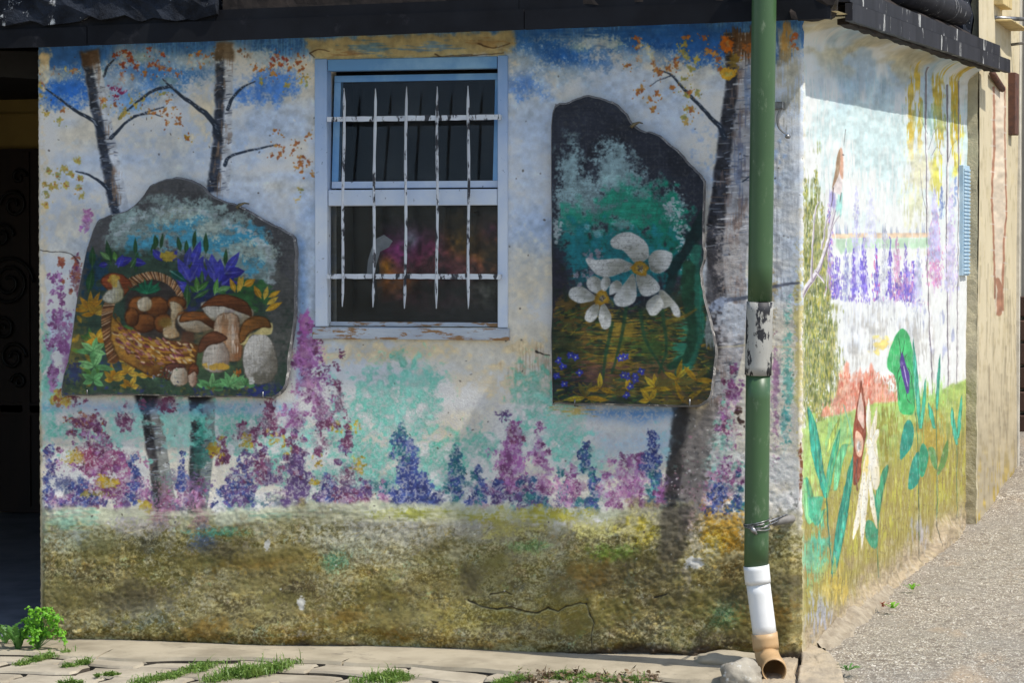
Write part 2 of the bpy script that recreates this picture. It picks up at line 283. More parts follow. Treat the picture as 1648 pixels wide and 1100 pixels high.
    for x, y, rx, ry, dn in [(670, 620, 42, 46, .62), (610, 650, 46, 60, .6), (640, 690, 50, 50, .58), (560, 700, 60, 60, .6), (590, 740, 80, 44, .6), (690, 660, 22, 60, .6), (700, 740, 60, 34, .5), (860, 640, 36, 60, .6), (905, 680, 36, 50, .68),
                             (915, 720, 30, 34, .6), (770, 720, 50, 34, .5), (840, 700, 40, 40, .45), (78, 650, 20, 60, .7), (74, 580, 12, 50, .6), (110, 690, 40, 40, .45), (200, 690, 60, 40, .5), (285, 680, 22, 46, .8), (370, 680, 50, 36, .6), (400, 700, 60, 50, .45),
                             (480, 720, 50, 50, .55), (530, 760, 60, 30, .5), (540, 660, 30, 60, .4), (170, 740, 60, 30, .3), (950, 740, 40, 40, .5), (1060, 720, 40, 50, .3), (1160, 760, 50, 40, .35), (440, 760, 60, 30, .5), (640, 770, 120, 30, .6), (645, 580, 20, 20, .5)]:
        c.cloud(x, y, rx, ry, TQ[int(g.integers(3))], .8, dn, 'med', .45)
        c.cloud(x, y, rx*1.1, ry*1.1, (186, 222, 208), .4, dn-.12, 'fine', .4)
    for P in [[(720, 690), (735, 705), (725, 735)], [(690, 740), (712, 712), (738, 708)], [(765, 700), (745, 730), (752, 750)], [(800, 712), (785, 735), (790, 750)]]:
        c.stroke(P, 9, 5, (110, 200, 170), .6, 3, .3, 1)
    # airbrushed shadow halos the painter put round the slates
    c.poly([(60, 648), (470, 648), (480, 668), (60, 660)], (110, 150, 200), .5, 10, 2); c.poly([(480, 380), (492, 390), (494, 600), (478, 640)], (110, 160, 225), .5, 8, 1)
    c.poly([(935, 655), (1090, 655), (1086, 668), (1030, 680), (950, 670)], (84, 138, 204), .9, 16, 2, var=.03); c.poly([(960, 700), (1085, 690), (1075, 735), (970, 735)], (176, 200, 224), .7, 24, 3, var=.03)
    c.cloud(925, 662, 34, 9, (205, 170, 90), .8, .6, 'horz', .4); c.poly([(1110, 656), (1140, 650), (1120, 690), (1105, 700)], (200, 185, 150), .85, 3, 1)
    # heather bushes
    for k in range(70):
        x = 75+g.random()*1120; y = 770+g.random()*44; c.cloud(x, y, 22+g.random()*26, 12+g.random()*16, [(150, 104, 140), (96, 84, 130), (88, 132, 138), (176, 130, 150), (120, 150, 140), (70, 84, 130)][int(g.integers(6))], .6, .47, 'dry', .35)
    MG = [(166, 100, 162), (144, 78, 136), (190, 136, 184), (120, 60, 108)]; PU = [(96, 68, 120), (112, 84, 136), (80, 58, 104)]; BU = [(58, 72, 142), (46, 54, 112), (74, 94, 160)]; PK = [(190, 130, 170), (206, 150, 180), (170, 100, 150)]
    PL = [(118, 56, 90), (134, 70, 104), (98, 44, 76)]; TE = [(40, 110, 120), (60, 130, 130), (50, 90, 130)]; GD = [(196, 164, 50), (210, 180, 60), (176, 140, 44)]; TA = [(178, 96, 60), (150, 70, 50)]
    B = lambda n, x, y, sx, sy, cols, r=(1.2, 4.2), **k: c.dabs(n, x, y, sx, sy, [tuple(.90*v+.10*165 for v in q) for q in cols], r, d=.48, shape='bush', a=.84, **k)
    B(110, 138, 345, 12, 26, PK+[(190, 120, 190)], (1.5, 3.5)); B(90, 120, 430, 16, 45, PL+TA, (1.2, 3.2)); B(40, 98, 440, 8, 26, TA, (1.5, 4.5))
    B(420, 92, 500, 24, 60, MG, (1.2, 3.6)); B(160, 108, 560, 20, 90, MG+PK, (1.2, 3.2)); B(80, 84, 570, 10, 60, MG)
    c.cloud(492, 525, 10, 22, (190, 100, 176), .95, .8, 'med', .3); c.cloud(494, 570, 22, 34, (186, 116, 180), .9, .6, 'dry', .3)
    B(650, 492, 585, 30, 80, MG+PK, (1.2, 4.2)); B(260, 515, 620, 34, 90, MG+PL, (1, 3)); B(160, 470, 670, 30, 30, MG, (1.4, 4)); B(110, 545, 625, 14, 60, PL, (1.2, 2.6))
    B(260, 130, 665, 40, 30, PL+TA, (1.5, 4.5)); B(360, 150, 710, 60, 40, PL+MG, (1.2, 3.5)); B(90, 200, 665, 20, 24, PL); B(120, 260, 640, 40, 22, PL)
    B(260, 100, 640, 20, 10, GD+TA, (2, 5)); c.cloud(170, 750, 50, 30, (150, 70, 112), .85, .6, 'dry', .3); c.cloud(140, 735, 26, 20, (150, 62, 92), .8, .55, 'dry', .3); c.cloud(185, 780, 60, 30, (182, 110, 160), .8, .55, 'dry', .3)
    B(420, 165, 770, 70, 44, PL+MG, (1.4, 5)); B(260, 80, 770, 12, 50, BU+PU, (1.2, 4)); B(180, 125, 795, 20, 28, PU+BU, (2, 6)); B(260, 130, 806, 70, 9, PU+BU, (2, 5)); B(200, 215, 770, 12, 38, BU, (1.6, 4.4)); B(130, 230, 790, 20, 20, PU+PK, (1.5, 4))
    c.cloud(120, 738, 16, 14, GD[0], .9, .62, 'dry', .3); c.cloud(172, 775, 18, 13, GD[0], .95, .65, 'dry', .3); c.cloud(155, 796, 24, 7, (150, 140, 60), .8, .6, 'dry', .3); B(40, 235, 820, 26, 9, GD, (2, 5))
    B(150, 293, 755, 7, 34, BU, (1.6, 4.2)); B(110, 270, 800, 26, 40, PK+PL, (1.2, 2.6)); B(90, 325, 800, 20, 30, PK+PL, (1.2, 2.6)); c.cloud(262, 800, 30, 40, (176, 120, 140), .55, .5, 'fine', .3)
    B(360, 388, 770, 22, 42, BU+PU, (1.8, 5)); B(260, 370, 790, 20, 20, PU+BU); B(140, 355, 725, 16, 18, GD+PL, (2, 5)); B(230, 420, 740, 34, 38, PL+PU, (2, 4.6)); B(90, 395, 690, 40, 26, PL, (2, 4)); B(180, 430, 670, 30, 30, PL, (2, 4.4))
    for x, y in [(396, 708), (402, 714), (440, 700), (458, 712), (470, 722), (510, 742), (578, 748), (572, 690), (575, 752), (505, 775), (345, 724), (540, 690), (352, 730)]: c.dabs(7, x, y, 12, 12, GD, (3, 6), d=.4)
    B(420, 480, 770, 26, 44, PU, (2.4, 6)); B(300, 470, 730, 40, 40, PL+PU, (1.6, 4.4)); B(260, 530, 790, 20, 24, PU+BU, (2.4, 6)); B(160, 555, 750, 30, 60, PL+PU, (1.6, 4.4)); B(200, 585, 795, 24, 18, PU+PL, (2, 5)); B(70, 560, 700, 8, 18, PL)
    B(160, 520, 700, 30, 30, PL, (1.2, 3.4)); B(140, 620, 790, 12, 20, TE+PK, (2, 5))
    B(520, 655, 755, 24, 54, BU, (2.6, 7)); B(260, 645, 715, 18, 34, TE+BU, (2, 4.6)); B(260, 680, 785, 26, 24, BU, (2.6, 7)); B(200, 730, 775, 18, 30, BU+TE, (2, 5)); B(160, 770, 780, 18, 30, TE+BU, (2, 5)); B(120, 735, 745, 10, 20, TE, (2, 4)); B(60, 645, 690, 5, 14, TE, (1.4, 3))
    c.cloud(820, 740, 34, 36, (170, 86, 158), .85, .55, 'dry', .25); B(420, 825, 750, 34, 50, MG, (3, 8)); B(260, 870, 760, 30, 44, PK+MG, (1.8, 5)); B(140, 830, 690, 26, 20, MG+PL, (1.6, 4)); B(120, 865, 700, 16, 30, MG, (1.4, 3)); B(60, 815, 665, 20, 10, PU, (1.2, 2.6))
    B(280, 850, 795, 40, 24, TE+PU, (2.4, 6)); B(240, 905, 785, 34, 40, PK+TE, (1.8, 5)); B(120, 800, 790, 30, 16, PU+BU, (2.4, 6))
    B(170, 942, 738, 11, 24, BU+TE, (2, 4.8)); B(220, 955, 790, 11, 34, BU+TE, (1.8, 4.4)); B(220, 920, 780, 20, 34, PK+MG, (1.4, 4)); c.cloud(1010, 775, 50, 34, (196, 150, 190), .7, .5, 'fine', .3)
    B(620, 1005, 775, 50, 42, MG+PK, (1.6, 4)); B(190, 1030, 745, 12, 20, MG); B(340, 1049, 730, 12, 34, BU, (2.2, 5.4)); B(190, 1052, 775, 14, 34, TE+BU+[(110, 200, 190)], (2, 5)); B(120, 1060, 800, 12, 14, MG)
    B(220, 1172, 650, 26, 60, MG+PL, (1.6, 4.6)); B(260, 1170, 740, 30, 40, PK+MG, (1.2, 3.4)); B(200, 1150, 790, 40, 40, PK+[(170, 160, 180)], (1.2, 3.2)); B(200, 1155, 805, 20, 24, BU, (2, 5)); B(110, 1190, 790, 14, 34, BU+TE, (2, 5)); B(90, 1180, 620, 18, 30, MG, (1.4, 4))
    B(200, 1165, 700, 40, 60, [(130, 190, 170), (210, 200, 190)], (1.4, 4)); c.cloud(1160, 560, 40, 50, (186, 176, 170), .5, .55, 'dry', .3)
    fl = sst(600, 660, Y)*sst(830, 800, Y)*.7; tk = np.minimum(np.abs(X-255-(Y-730)*.12)/26, np.minimum(np.abs(X-324)/24, np.abs(X-1100+(Y-730)*.2)/34)); fl = fl*sst(.8, 1.2, tk); c.put(J, I, (214, 210, 206), fl*sst(.57, .66, fbm(c.h, c.w, 3*S, 3*S, 2, 333))*.75, .03); c.put(J, I, (206, 196, 200), fl*sst(.58, .7, fbm(c.h, c.w, 12*S, 12*S, 3, 334))*sst(.45, .55, N['dry'])*.5, .03)
    c.poly([(1086, 655), (1112, 655), (1100, 740), (1092, 885), (1062, 885), (1072, 780)], (54, 50, 48), .75, 5, 2.5, .35); c.poly([(1108, 655), (1150, 655), (1136, 740), (1122, 885), (1090, 885), (1098, 740)], (128, 120, 114), .75, 5, 2.5, .4)
    c.dabs(150, 1110, 790, 40, 90, [(196, 190, 188), (88, 80, 76), (160, 120, 130), (70, 64, 62)], (1, 3), d=.4)
    # path + meadow band
    c.poly([(66, 816), (200, 818), (250, 830), (520, 810), (620, 806), (760, 812), (900, 818), (1050, 824), (1060, 836), (700, 842), (66, 860)], (204, 206, 172), .85, 5, 3, .2)
    c.cloud(110, 840, 50, 20, (150, 210, 180), .7, .6, 'horz', .4); c.cloud(470, 830, 90, 10, (120, 190, 160), .5, .45, 'horz', .3)
    # mossy plinth
    low = sst(818, 872, Y+14*(N['med']-.5)*2+26*(N['big']-.5)*2-6*np.sin(X/90.))
    c.put(J, I, (150, 142, 104), low*.94, .15, 'med')
    U = lambda a, b, k: fbm(c.h, c.w, a*S, b*S, 5, k, .6)
    dn = N['dry']; n1 = U(60, 34, 501); n2 = U(44, 30, 502); n3 = U(70, 36, 503); n4 = U(30, 20, 504); st = fbm(c.h, c.w, 5*S, 2.4*S, 3, 505)
    c.put(J, I, (122, 114, 62), low*sst(.44, .62, n1)*.85, .15, 'fine')
    c.put(J, I, (96, 86, 56), low*sst(.54, .72, n3)*.8*sst(.3, .5, dn+.12), .15, 'fine')
    c.put(J, I, (160, 128, 52), low*sst(.54, .74, n2)*sst(.38, .6, dn)*.65, .15, 'fine')
    c.put(J, I, (160, 158, 156), low*sst(.54, .74, 1-n1)*sst(.4, .6, dn)*.6*sst(1010, 900, Y), .1, 'fine')
    big = fbm(c.h, c.w, 130*S, 60*S, 4, 650); big2 = fbm(c.h, c.w, 110*S, 70*S, 4, 651)
    c.put(J, I, (172, 170, 160), low*sst(.5, .75, big)*.75*sst(960, 860, Y), .06); c.put(J, I, (104, 98, 48), low*sst(.52, .75, big2)*.75, .1); c.put(J, I, (140, 116, 44), low*sst(.54, .74, 1-big2)*.6*sst(700, 900, X+.4*Y), .1); c.put(J, I, (74, 66, 48), low*sst(.58, .78, 1-big)*.6*sst(880, 960, Y), .1)
    for k, (col, thr) in enumerate([((150, 120, 50), .62), ((92, 106, 118), .66), ((96, 140, 116), .70), ((116, 92, 70), .64), ((70, 64, 50), .64), ((152, 148, 158), .64)]):
        c.put(J, I, col, low*sst(thr, thr+.12, U(30, 20, 601+k))*sst(.42, .58, dn)*.55, .12, 'fine')
    c.put(J, I, (192, 186, 166), low*sst(.56, .70, st)*.34, .08, 'fine'); c.put(J, I, (84, 78, 58), low*sst(.58, .72, 1-st)*.26, .08, 'fine')
    for x in (250, 262, 318, 326): c.cloud(x, 838, 20, 26, (166, 124, 132), .7, .52, 'dry', .3); c.cloud(x, 850, 16, 20, (96, 92, 88), .5, .5, 'dry', .3)
    # grey upper meadow, yellow on the right
    for x, y, rx, ry, col, dn_ in [(620, 858, 110, 26, (170, 168, 170), .6), (760, 850, 90, 26, (156, 152, 150), .5), (560, 880, 60, 24, (160, 165, 160), .5), (230, 850, 60, 22, (168, 160, 172), .5), (140, 870, 60, 22, (170, 180, 170), .55),
                                   (690, 828, 110, 9, (160, 160, 60), .6), (860, 830, 70, 12, (176, 164, 44), .66), (820, 850, 60, 20, (170, 160, 80), .5), (960, 850, 60, 20, (190, 186, 120), .5), (1030, 852, 30, 24, (200, 180, 50), .6),
                                   (985, 892, 34, 13, (96, 130, 40), .7), (850, 880, 40, 14, (90, 130, 80), .5), (330, 870, 24, 22, (60, 84, 140), .6), (350, 858, 60, 10, (70, 150, 130), .5), (540, 900, 26, 20, (76, 150, 130), .6), (540, 870, 40, 30, (180, 178, 172), .5),
                                   (480, 950, 46, 24, (74, 62, 44), .66), (240, 875, 40, 16, (70, 70, 64), .6), (250, 990, 60, 30, (86, 100, 112), .45), (700, 930, 60, 20, (84, 72, 30), .5), (620, 960, 60, 16, (140, 110, 50), .42),
                                   (1160, 870, 46, 44, (206, 146, 30), .7), (1150, 880, 30, 40, (214, 180, 40), .5), (1180, 920, 34, 50, (90, 72, 34), .55), (1175, 990, 44, 30, (60, 110, 80), .55), (1180, 1030, 60, 16, (60, 48, 40), .6), (1120, 900, 30, 30, (200, 190, 190), .5),
                                   (1110, 850, 24, 34, (170, 140, 150), .5), (920, 980, 60, 30, (130, 112, 40), .55), (760, 990, 80, 30, (128, 116, 50), .5), (100, 960, 50, 50, (140, 132, 84), .5), (400, 910, 60, 40, (140, 132, 96), .5)]:
        c.cloud(x, y, rx*1.15, ry*1.15, col, .8, dn_, 'dry', .45)
    gr_ = .55*N['grit']+.45*N['fine']; bg_ = fbm(c.h, c.w, 50*S, 30*S, 4, 660)
    c.put(J, I, (204, 198, 168), low*sst(.53, .63, gr_+.25*(bg_-.5))*.5, .05, 'fine'); c.put(J, I, (92, 80, 44), low*sst(.55, .66, 1-gr_-.2*(bg_-.5))*.4, .05, 'fine')  # pale flecks paint in sun glints on the plaster grain; dark flecks between
    c.put(J, I, (176, 174, 176), sst(812, 830, Y)*sst(900, 850, Y)*sst(.5, .68, N['med']*.5+N['big']*.5)*.55, .05, 'fine')
    for k in range(2600):     # short slanting bristle marks over the whole plinth
        x = 66+g.random()*1220; y = 846+190*g.random(); an = -.5+g.normal()*.5; l = 2.5+4*g.random(); v = g.random()
        col = (186, 180, 158) if v < .34 else (96, 88, 54) if v < .62 else (146, 128, 66) if v < .84 else (128, 130, 128)
        c.stroke([(x-l*math.cos(an), y-l*math.sin(an)), (x+l*math.cos(an), y+l*math.sin(an))], 1.5, .8, col, .5, .7, .3, smooth=0)
    for k in range(46):
        x = 80+g.random()*1200; y = 880+g.random()*140; col = [(84, 76, 44), (96, 90, 46), (120, 92, 36), (66, 60, 48), (170, 166, 150), (150, 140, 96), (110, 104, 60)][int(g.integers(7))]
        c.cloud(x, y, 40+g.random()*60, 14+g.random()*24, col, .6, .5, 'dry', .5, -.15)
    for P_ in [[(755, 965), (775, 974), (800, 980), (822, 979), (850, 985), (868, 986), (884, 979), (900, 984), (912, 976), (924, 974), (935, 970), (945, 972)], [(945, 972), (950, 988), (958, 1002), (954, 1024), (957, 1050)], [(790, 958), (812, 954), (826, 956)]]:
        c.stroke([(a+g.normal(), b+g.normal()*1.2) for a, b in P_], 2.4, 1.4, (48, 42, 30), .9, .6, .15, .8, smooth=0); c.stroke([(a, b+2.4) for a, b in P_], 1.6, 1, (196, 190, 160), .6, .6, .3, .8, smooth=0)
    c.poly([(1064, 815), (1112, 815), (1108, 880), (1092, 905), (1060, 900), (1062, 850)], (74, 68, 62), .75, 6, 3, .45); c.cloud(1120, 870, 18, 50, (196, 190, 190), .6, .5, 'dry', .3); c.cloud(1105, 930, 12, 40, (150, 140, 136), .5, .48, 'dry', .3)
    c.put(J, I, (206, 204, 178), sst(812, 824, Y)*sst(850, 832, Y)*sst(.42, .6, N['horz']*.5+N['big']*.5)*sst(1070, 900, X)*.5, .05)
    c.img *= 1+low[..., None]*np.array([.07, .055, -.06], np.float32)
    # bottom edge: dark ragged band, taller towards the right
    bot = 1030+(X-66)*.025
    c.put(J, I, (66, 54, 44), sst(bot-8, bot+8, Y+10*(N['big']-.5)*2+8*(N['med']-.5)+6*np.clip((X-900)/100., 0, 2))*.85, .15)
    for P, w in [([(60, 401), (80, 405), (110, 408), (125, 420)], 1.2), ([(1055, 962), (1075, 955)], 2),
                 ([(285, 285), (300, 288)], 1), ([(862, 566), (885, 572)], 2)]:
        c.stroke(P, w, w*.7, (34, 30, 26), .9, .7, .1, .8)
    for x, y, rx, ry in [(840, 100, 60, 30), (900, 120, 80, 24), (960, 66, 60, 16), (1040, 90, 60, 20), (300, 100, 70, 20), (420, 90, 40, 16), (90, 120, 40, 18), (200, 130, 40, 20)]: c.cloud(x, y, rx, ry, (206, 214, 214), .75, .5, 'dry', .5)
    # white flakes, chips, nail holes
    for k in range(420):
        x = 70+g.random()*1220; y = 90+g.random()*930
        c.dab(x, y, .8+g.random()*1.6, .6+g.random(), g.random()*3, [(235, 232, 225), (90, 84, 78), (70, 60, 50)][int(g.integers(3))], .7, d=.1)
    for x, y, rx, ry in [(488, 970, 6, 9), (432, 876, 5, 10), (1118, 905, 16, 9), (60, 700, 4, 40)]: c.cloud(x, y, rx, ry, (215, 212, 205), .9, .75, 'dry', .2)
    c.cloud(1188, 672, 8, 14, (60, 40, 34), .9, .7, 'med', .2)
    # left arris chips
    c.put(J, I, (196, 178, 140), sst(63, 58, X-(Y-75)*.010+4*(N['med']-.5))*.8)
    return c
def age(c, tone):      # softened, dulled old paint with the slate showing through
    A = c.img; N = c.N
    for _ in range(2): A[1:-1, 1:-1] = (A[1:-1, 1:-1]*4+A[:-2, 1:-1]+A[2:, 1:-1]+A[1:-1, :-2]+A[1:-1, 2:])/8
    t = np.array(tone, np.float32)/255.; A += (t-A)*.12
    A *= (1+.28*(N["dry"]-.5)+.18*(N['horz']-.5))[..., None]
    A += (t*.8-A)*(sst(.60, .70, N['fine']*.6+N['big']*.4)*.25)[..., None]; np.clip(A, 0, 1, out=A)
def slate_base(c, col, seed):
    J, I, X, Y = c.win(c.x0, c.y0, c.x0+c.w/c.S, c.y0+c.h/c.S); N = c.N
    c.put(J, I, tuple(v*1.25 for v in col), sst(.5, .75, N['big'])*.5); c.put(J, I, tuple(v*.7 for v in col), sst(.55, .75, 1-N['big'])*.5)
    c.put(J, I, (140, 140, 135), sst(.66, .8, N['fine'])*.25); c.put(J, I, (60, 58, 56), sst(.62, .8, N['horz'])*.3)
def paint_mushrooms(S=1.8):
    c = Canvas(88, 278, 484, 648, S, (86, 86, 88), 11); g = c.rng; slate_base(c, (86, 86, 88), 1)
    L = lambda x, y, l, w, a, col, mid=None, al=.95: c.leaf(x, y, l, w, math.radians(a), col, al, mid)
    for x, y, rx, ry in [(285, 360, 90, 34), (230, 380, 50, 30), (350, 390, 60, 40), (395, 420, 44, 40), (330, 360, 60, 26), (200, 385, 26, 18), (420, 440, 22, 30)]:
        c.cloud(x, y, rx, ry, (150, 172, 168), .95, .84, 'dry', .5)
    for x, y, rx, ry in [(290, 365, 60, 20), (370, 385, 40, 26), (405, 425, 26, 26), (235, 395, 34, 18), (310, 385, 60, 20), (210, 400, 20, 20), (400, 380, 30, 22)]:
        c.cloud(x, y, rx, ry, (70, 158, 190), .85, .6, 'med', .5)
    for x, y in [(265, 350), (330, 372), (300, 345), (420, 408), (385, 400), (345, 365)]: c.cloud(x, y, 30, 18, (186, 200, 186), .8, .55, 'dry', .3)
    for k in range(160):   # ragged white edge of the sky
        t = g.random(); P = [(186, 378), (215, 352), (262, 338), (320, 340), (365, 358), (405, 378), (432, 402), (440, 440), (436, 458)]
        i = int(t*8); f = t*8-i; x = P[i][0]*(1-f)+P[min(i+1, 8)][0]*f; y = P[i][1]*(1-f)+P[min(i+1, 8)][1]*f
        c.dab(x+g.normal()*3, y+g.normal()*3, 4, 2, g.random()*3, (186, 200, 200), .8, d=.5)
    c.poly([(150, 412), (180, 400), (300, 415), (430, 460), (470, 500), (472, 636), (100, 636), (112, 560), (125, 500)], (52, 76, 60), .9, 9, 4, .1)
    c.cloud(350, 545, 70, 60, (110, 92, 62), .8, .7, 'med', .6); c.cloud(330, 590, 90, 26, (70, 96, 60), .8, .62, 'med', .5)
    c.cloud(120, 560, 30, 80, (110, 100, 50), .8, .6, 'med', .5); c.cloud(300, 615, 200, 22, (60, 84, 62), .8, .7, 'med', .5); c.cloud(420, 628, 60, 14, (40, 50, 120), .9, .6, 'med', .4); c.cloud(330, 470, 70, 34, (32, 44, 96), .8, .7, 'med', .5)
    c.cloud(150, 440, 20, 44, (28, 60, 84), .9, .7, 'med', .4); c.cloud(445, 560, 24, 70, (60, 70, 66), .8, .6, 'med', .5); c.cloud(452, 500, 22, 70, (82, 82, 78), .9, .75, 'med', .5); c.cloud(200, 570, 60, 30, (38, 56, 100), .7, .5, 'med', .4)
    GR = [(60, 120, 44), (90, 150, 60), (50, 100, 50), (110, 160, 90)]; GO = [(204, 150, 34), (190, 130, 30), (214, 174, 60), (168, 130, 40)]
    for k in range(60): x = 110+g.random()*120; y = 490+g.random()*140; L(x, y, 14+g.random()*8, 7, g.random()*360, [GR[1], GO[0], GO[3], GR[2], (120, 130, 50), (60, 80, 60)][int(g.integers(6))], None, .7)
    for x, y, l, w, a in [(148, 430, 34, 11, -88), (142, 470, 40, 14, -80), (178, 425, 40, 10, -100), (218, 410, 28, 7, -92), (218, 438, 34, 9, -84), (243, 410, 30, 8, -70), (252, 398, 20, 9, -100), (258, 400, 26, 6, -80), (331, 408, 34, 9, -90), (311, 400, 30, 7, -84), (290, 404, 24, 8, -100), (362, 428, 28, 7, -86), (300, 410, 24, 8, -90)]:
        L(x, y, l, w, a, (34, 74, 40), (70, 110, 60))
    BLU = [(58, 58, 170), (44, 40, 140), (74, 74, 190), (60, 66, 150)]
    for x, y, l, w, a, k in [(186, 425, 28, 17, -20, 1), (172, 425, 14, 10, 170, 1), (190, 430, 22, 12, -70, 0), (210, 420, 26, 14, 10, 1), (246, 402, 24, 13, 50, 0), (305, 452, 42, 18, -118, 2), (306, 452, 46, 20, -62, 0), (300, 430, 34, 14, -80, 3), (310, 425, 40, 14, -72, 0),
                             (330, 450, 24, 16, -110, 0), (350, 456, 40, 20, -84, 0), (345, 452, 44, 20, -96, 2), (362, 440, 42, 14, -56, 0), (366, 440, 28, 18, -8, 1), (358, 458, 24, 22, -40, 1), (372, 452, 16, 14, 60, 0), (284, 450, 28, 16, 40, 0), (290, 460, 20, 14, 30, 2), (326, 445, 26, 12, -100, 0), (344, 440, 30, 10, -120, 3), (275, 420, 20, 10, -60, 0)]:
        L(x, y, l, w, a, BLU[k], (110, 110, 200), .92)
    for x, y, l, w, a in [(318, 470, 26, 9, -95), (318, 468, 24, 9, -40), (316, 470, 16, 8, -140), (345, 475, 28, 9, -80), (348, 470, 26, 11, -20), (210, 430, 18, 9, -60), (176, 418, 20, 9, -140), (186, 420, 16, 8, -100), (300, 495, 40, 12, -88), (312, 480, 30, 8, -30), (325, 455, 20, 7, -90)]:
        L(x, y, l, w, a, GR[int(g.integers(4))], (150, 190, 130))
    L(274, 436, 32, 13, 34, (24, 84, 74), (150, 210, 190)); c.cloud(270, 412, 12, 7, (190, 160, 50), .9, .8, 'dry', .2)
    c.cloud(400, 475, 34, 22, (50, 96, 50), .95, .75, 'med', .3)
    for x, y, l, w, a in [(378, 470, 24, 9, -110), (382, 470, 28, 9, -70), (392, 460, 22, 12, -30), (386, 468, 24, 9, -92), (420, 480, 24, 10, -120), (425, 482, 22, 8, -75), (430, 490, 22, 8, -35), (428, 500, 30, 10, -28), (432, 478, 22, 8, -28)]:
        L(x, y, l, w, a, GO[int(g.integers(4))], (230, 190, 80))
    for cx, cy, n, r in [(144, 498, 7, 28), (152, 505, 4, 20), (190, 580, 5, 16), (205, 600, 5, 20), (238, 606, 4, 20), (182, 612, 5, 18), (210, 622, 4, 18), (156, 548, 5, 20)]:
        for k in range(n): L(cx, cy, r*(.8+.4*g.random()), 9, -180+180*k/(n-1)+g.normal()*8, GO[int(g.integers(4))], (150, 96, 30))
    for cx, cy, n, r in [(152, 590, 6, 30), (150, 565, 5, 26), (340, 625, 5, 24), (370, 622, 6, 26), (150, 612, 5, 20), (395, 620, 4, 16)]:
        for k in range(n): L(cx, cy, r*(.8+.4*g.random()), 10, -180+180*k/(n-1)+g.normal()*10, [(110, 180, 110), (90, 150, 90), (130, 190, 120)][int(g.integers(3))], (60, 110, 60))
    c.dab(382, 600, 5, 5, 0, (200, 110, 40)); c.dab(104+14, 600, 10, 16, .3, (40, 50, 100), .8)
    # basket handle and bowl
    c.poly([(205, 520), (200, 480), (215, 455), (245, 442), (285, 455), (300, 485), (300, 540), (250, 560)], (64, 56, 50), .95, 4, 1)
    H = spline([(182, 575), (172, 520), (178, 485), (205, 458), (240, 444), (268, 450), (286, 468), (296, 495)], 10)
    c.stroke(H, 20, 7, (110, 66, 34), 1, 1, 0, .6, smooth=0)
    for k in range(0, len(H)-1):
        x, y = H[k]; dx, dy = H[k+1][0]-x, H[k+1][1]-y; an = math.atan2(dy, dx)+1.1; w = 10-6*k/len(H)
        for q in (-1, 1): c.stroke([(x+dx*.25*q-math.cos(an)*w, y-math.sin(an)*w), (x+dx*.25*q+math.cos(an)*w, y+math.sin(an)*w)], 2.2, 1.4, [(205, 160, 110), (170, 110, 60), (70, 40, 26), (226, 196, 160)][(k+q) % 4], .85, .7, .25, smooth=0)
    c.poly([(178, 506), (198, 526), (240, 544), (300, 550), (320, 555), (314, 588), (296, 610), (272, 612), (228, 600), (190, 578), (176, 545)], (190, 134, 52), 1, 1.5, .8, .05, grad=((96, 58, 26), .9), rim=((60, 36, 20), 4))
    for k in range(9):
        o = k*8; P = [(184+o*.5, 505+o*1.0), (205+o*.5, 535+o*.7), (245+o*.35, 552+o*.55), (306, 556+o*.5)]
        c.stroke([(a, min(b, 604)) for a, b in P], 3, 3, [(104, 60, 26), (206, 152, 54), (120, 60, 60), (190, 130, 40)][k % 4], .7, 1, .35, .8)
    for k in range(190):
        t = g.random(); u = g.random(); x = 184+t*128; y = 515+40*t**.6+u*50*(1-abs(t-.4)*.8)
        c.dab(x, y, 4.5, 1.7, .55+g.normal()*.25, [(214, 166, 80), (96, 50, 34), (130, 60, 80), (230, 200, 150), (176, 116, 40), (190, 130, 120)][int(g.integers(6))], .85, d=.25)
    # mushrooms
    def cap(P, col, hi, al=1): c.poly(P, hi, al, 1.2, .5, smooth=6, grad=(col, .9), rim=(tuple(v*.55 for v in col), 3), var=.1, vf='horz'); xs = [p[0] for p in P]; ys = [p[1] for p in P]; cx = sum(xs)/len(xs); cy = sum(ys)/len(ys); (lambda *a, **k: None)(cx+4, cy-3, (max(xs)-min(xs))*.3, (max(ys)-min(ys))*.25, hi, .7, .6, 'med', .6)
    BN = (84, 46, 22); BH = (158, 92, 42); ST = (216, 200, 172)
    sh = lambda P, col, dk, ang=.3, **k: c.poly(P, col, 1, 1.5, .5, smooth=6, grad=(dk, ang), rim=(tuple(v*.6 for v in dk), 2.5), var=.09, vf='vert', **k)
    cap([(162, 455), (176, 440), (196, 442), (212, 456), (206, 468), (190, 480)], (110, 56, 28), (150, 70, 40)); sh([(178, 446), (186, 444), (196, 460), (198, 478), (188, 488), (172, 488), (164, 480), (172, 468), (180, 464)], (226, 220, 196), (170, 160, 120)); c.cloud(183, 452, 8, 8, (214, 170, 60), .8, .7)
    c.cloud(232, 464, 20, 7, (30, 90, 60), .95, .8); [L(236, 472, 20+g.random()*10, 6, a, (30, 110, 76), (70, 170, 110)) for a in (-160, -130, -100, -70, -40, -15)]
    for x, y, rx, ry in [(222, 492, 16, 16), (252, 494, 20, 17), (284, 488, 16, 12), (232, 520, 20, 16), (212, 510, 12, 16), (262, 520, 16, 16), (290, 508, 14, 8)]:
        c.poly([(x+rx*math.cos(q_*.7854), y+ry*math.sin(q_*.7854)) for q_ in range(8)], BH, 1, 1.4, .4, smooth=4, grad=(BN, .9), rim=((52, 28, 16), 4), var=.1)
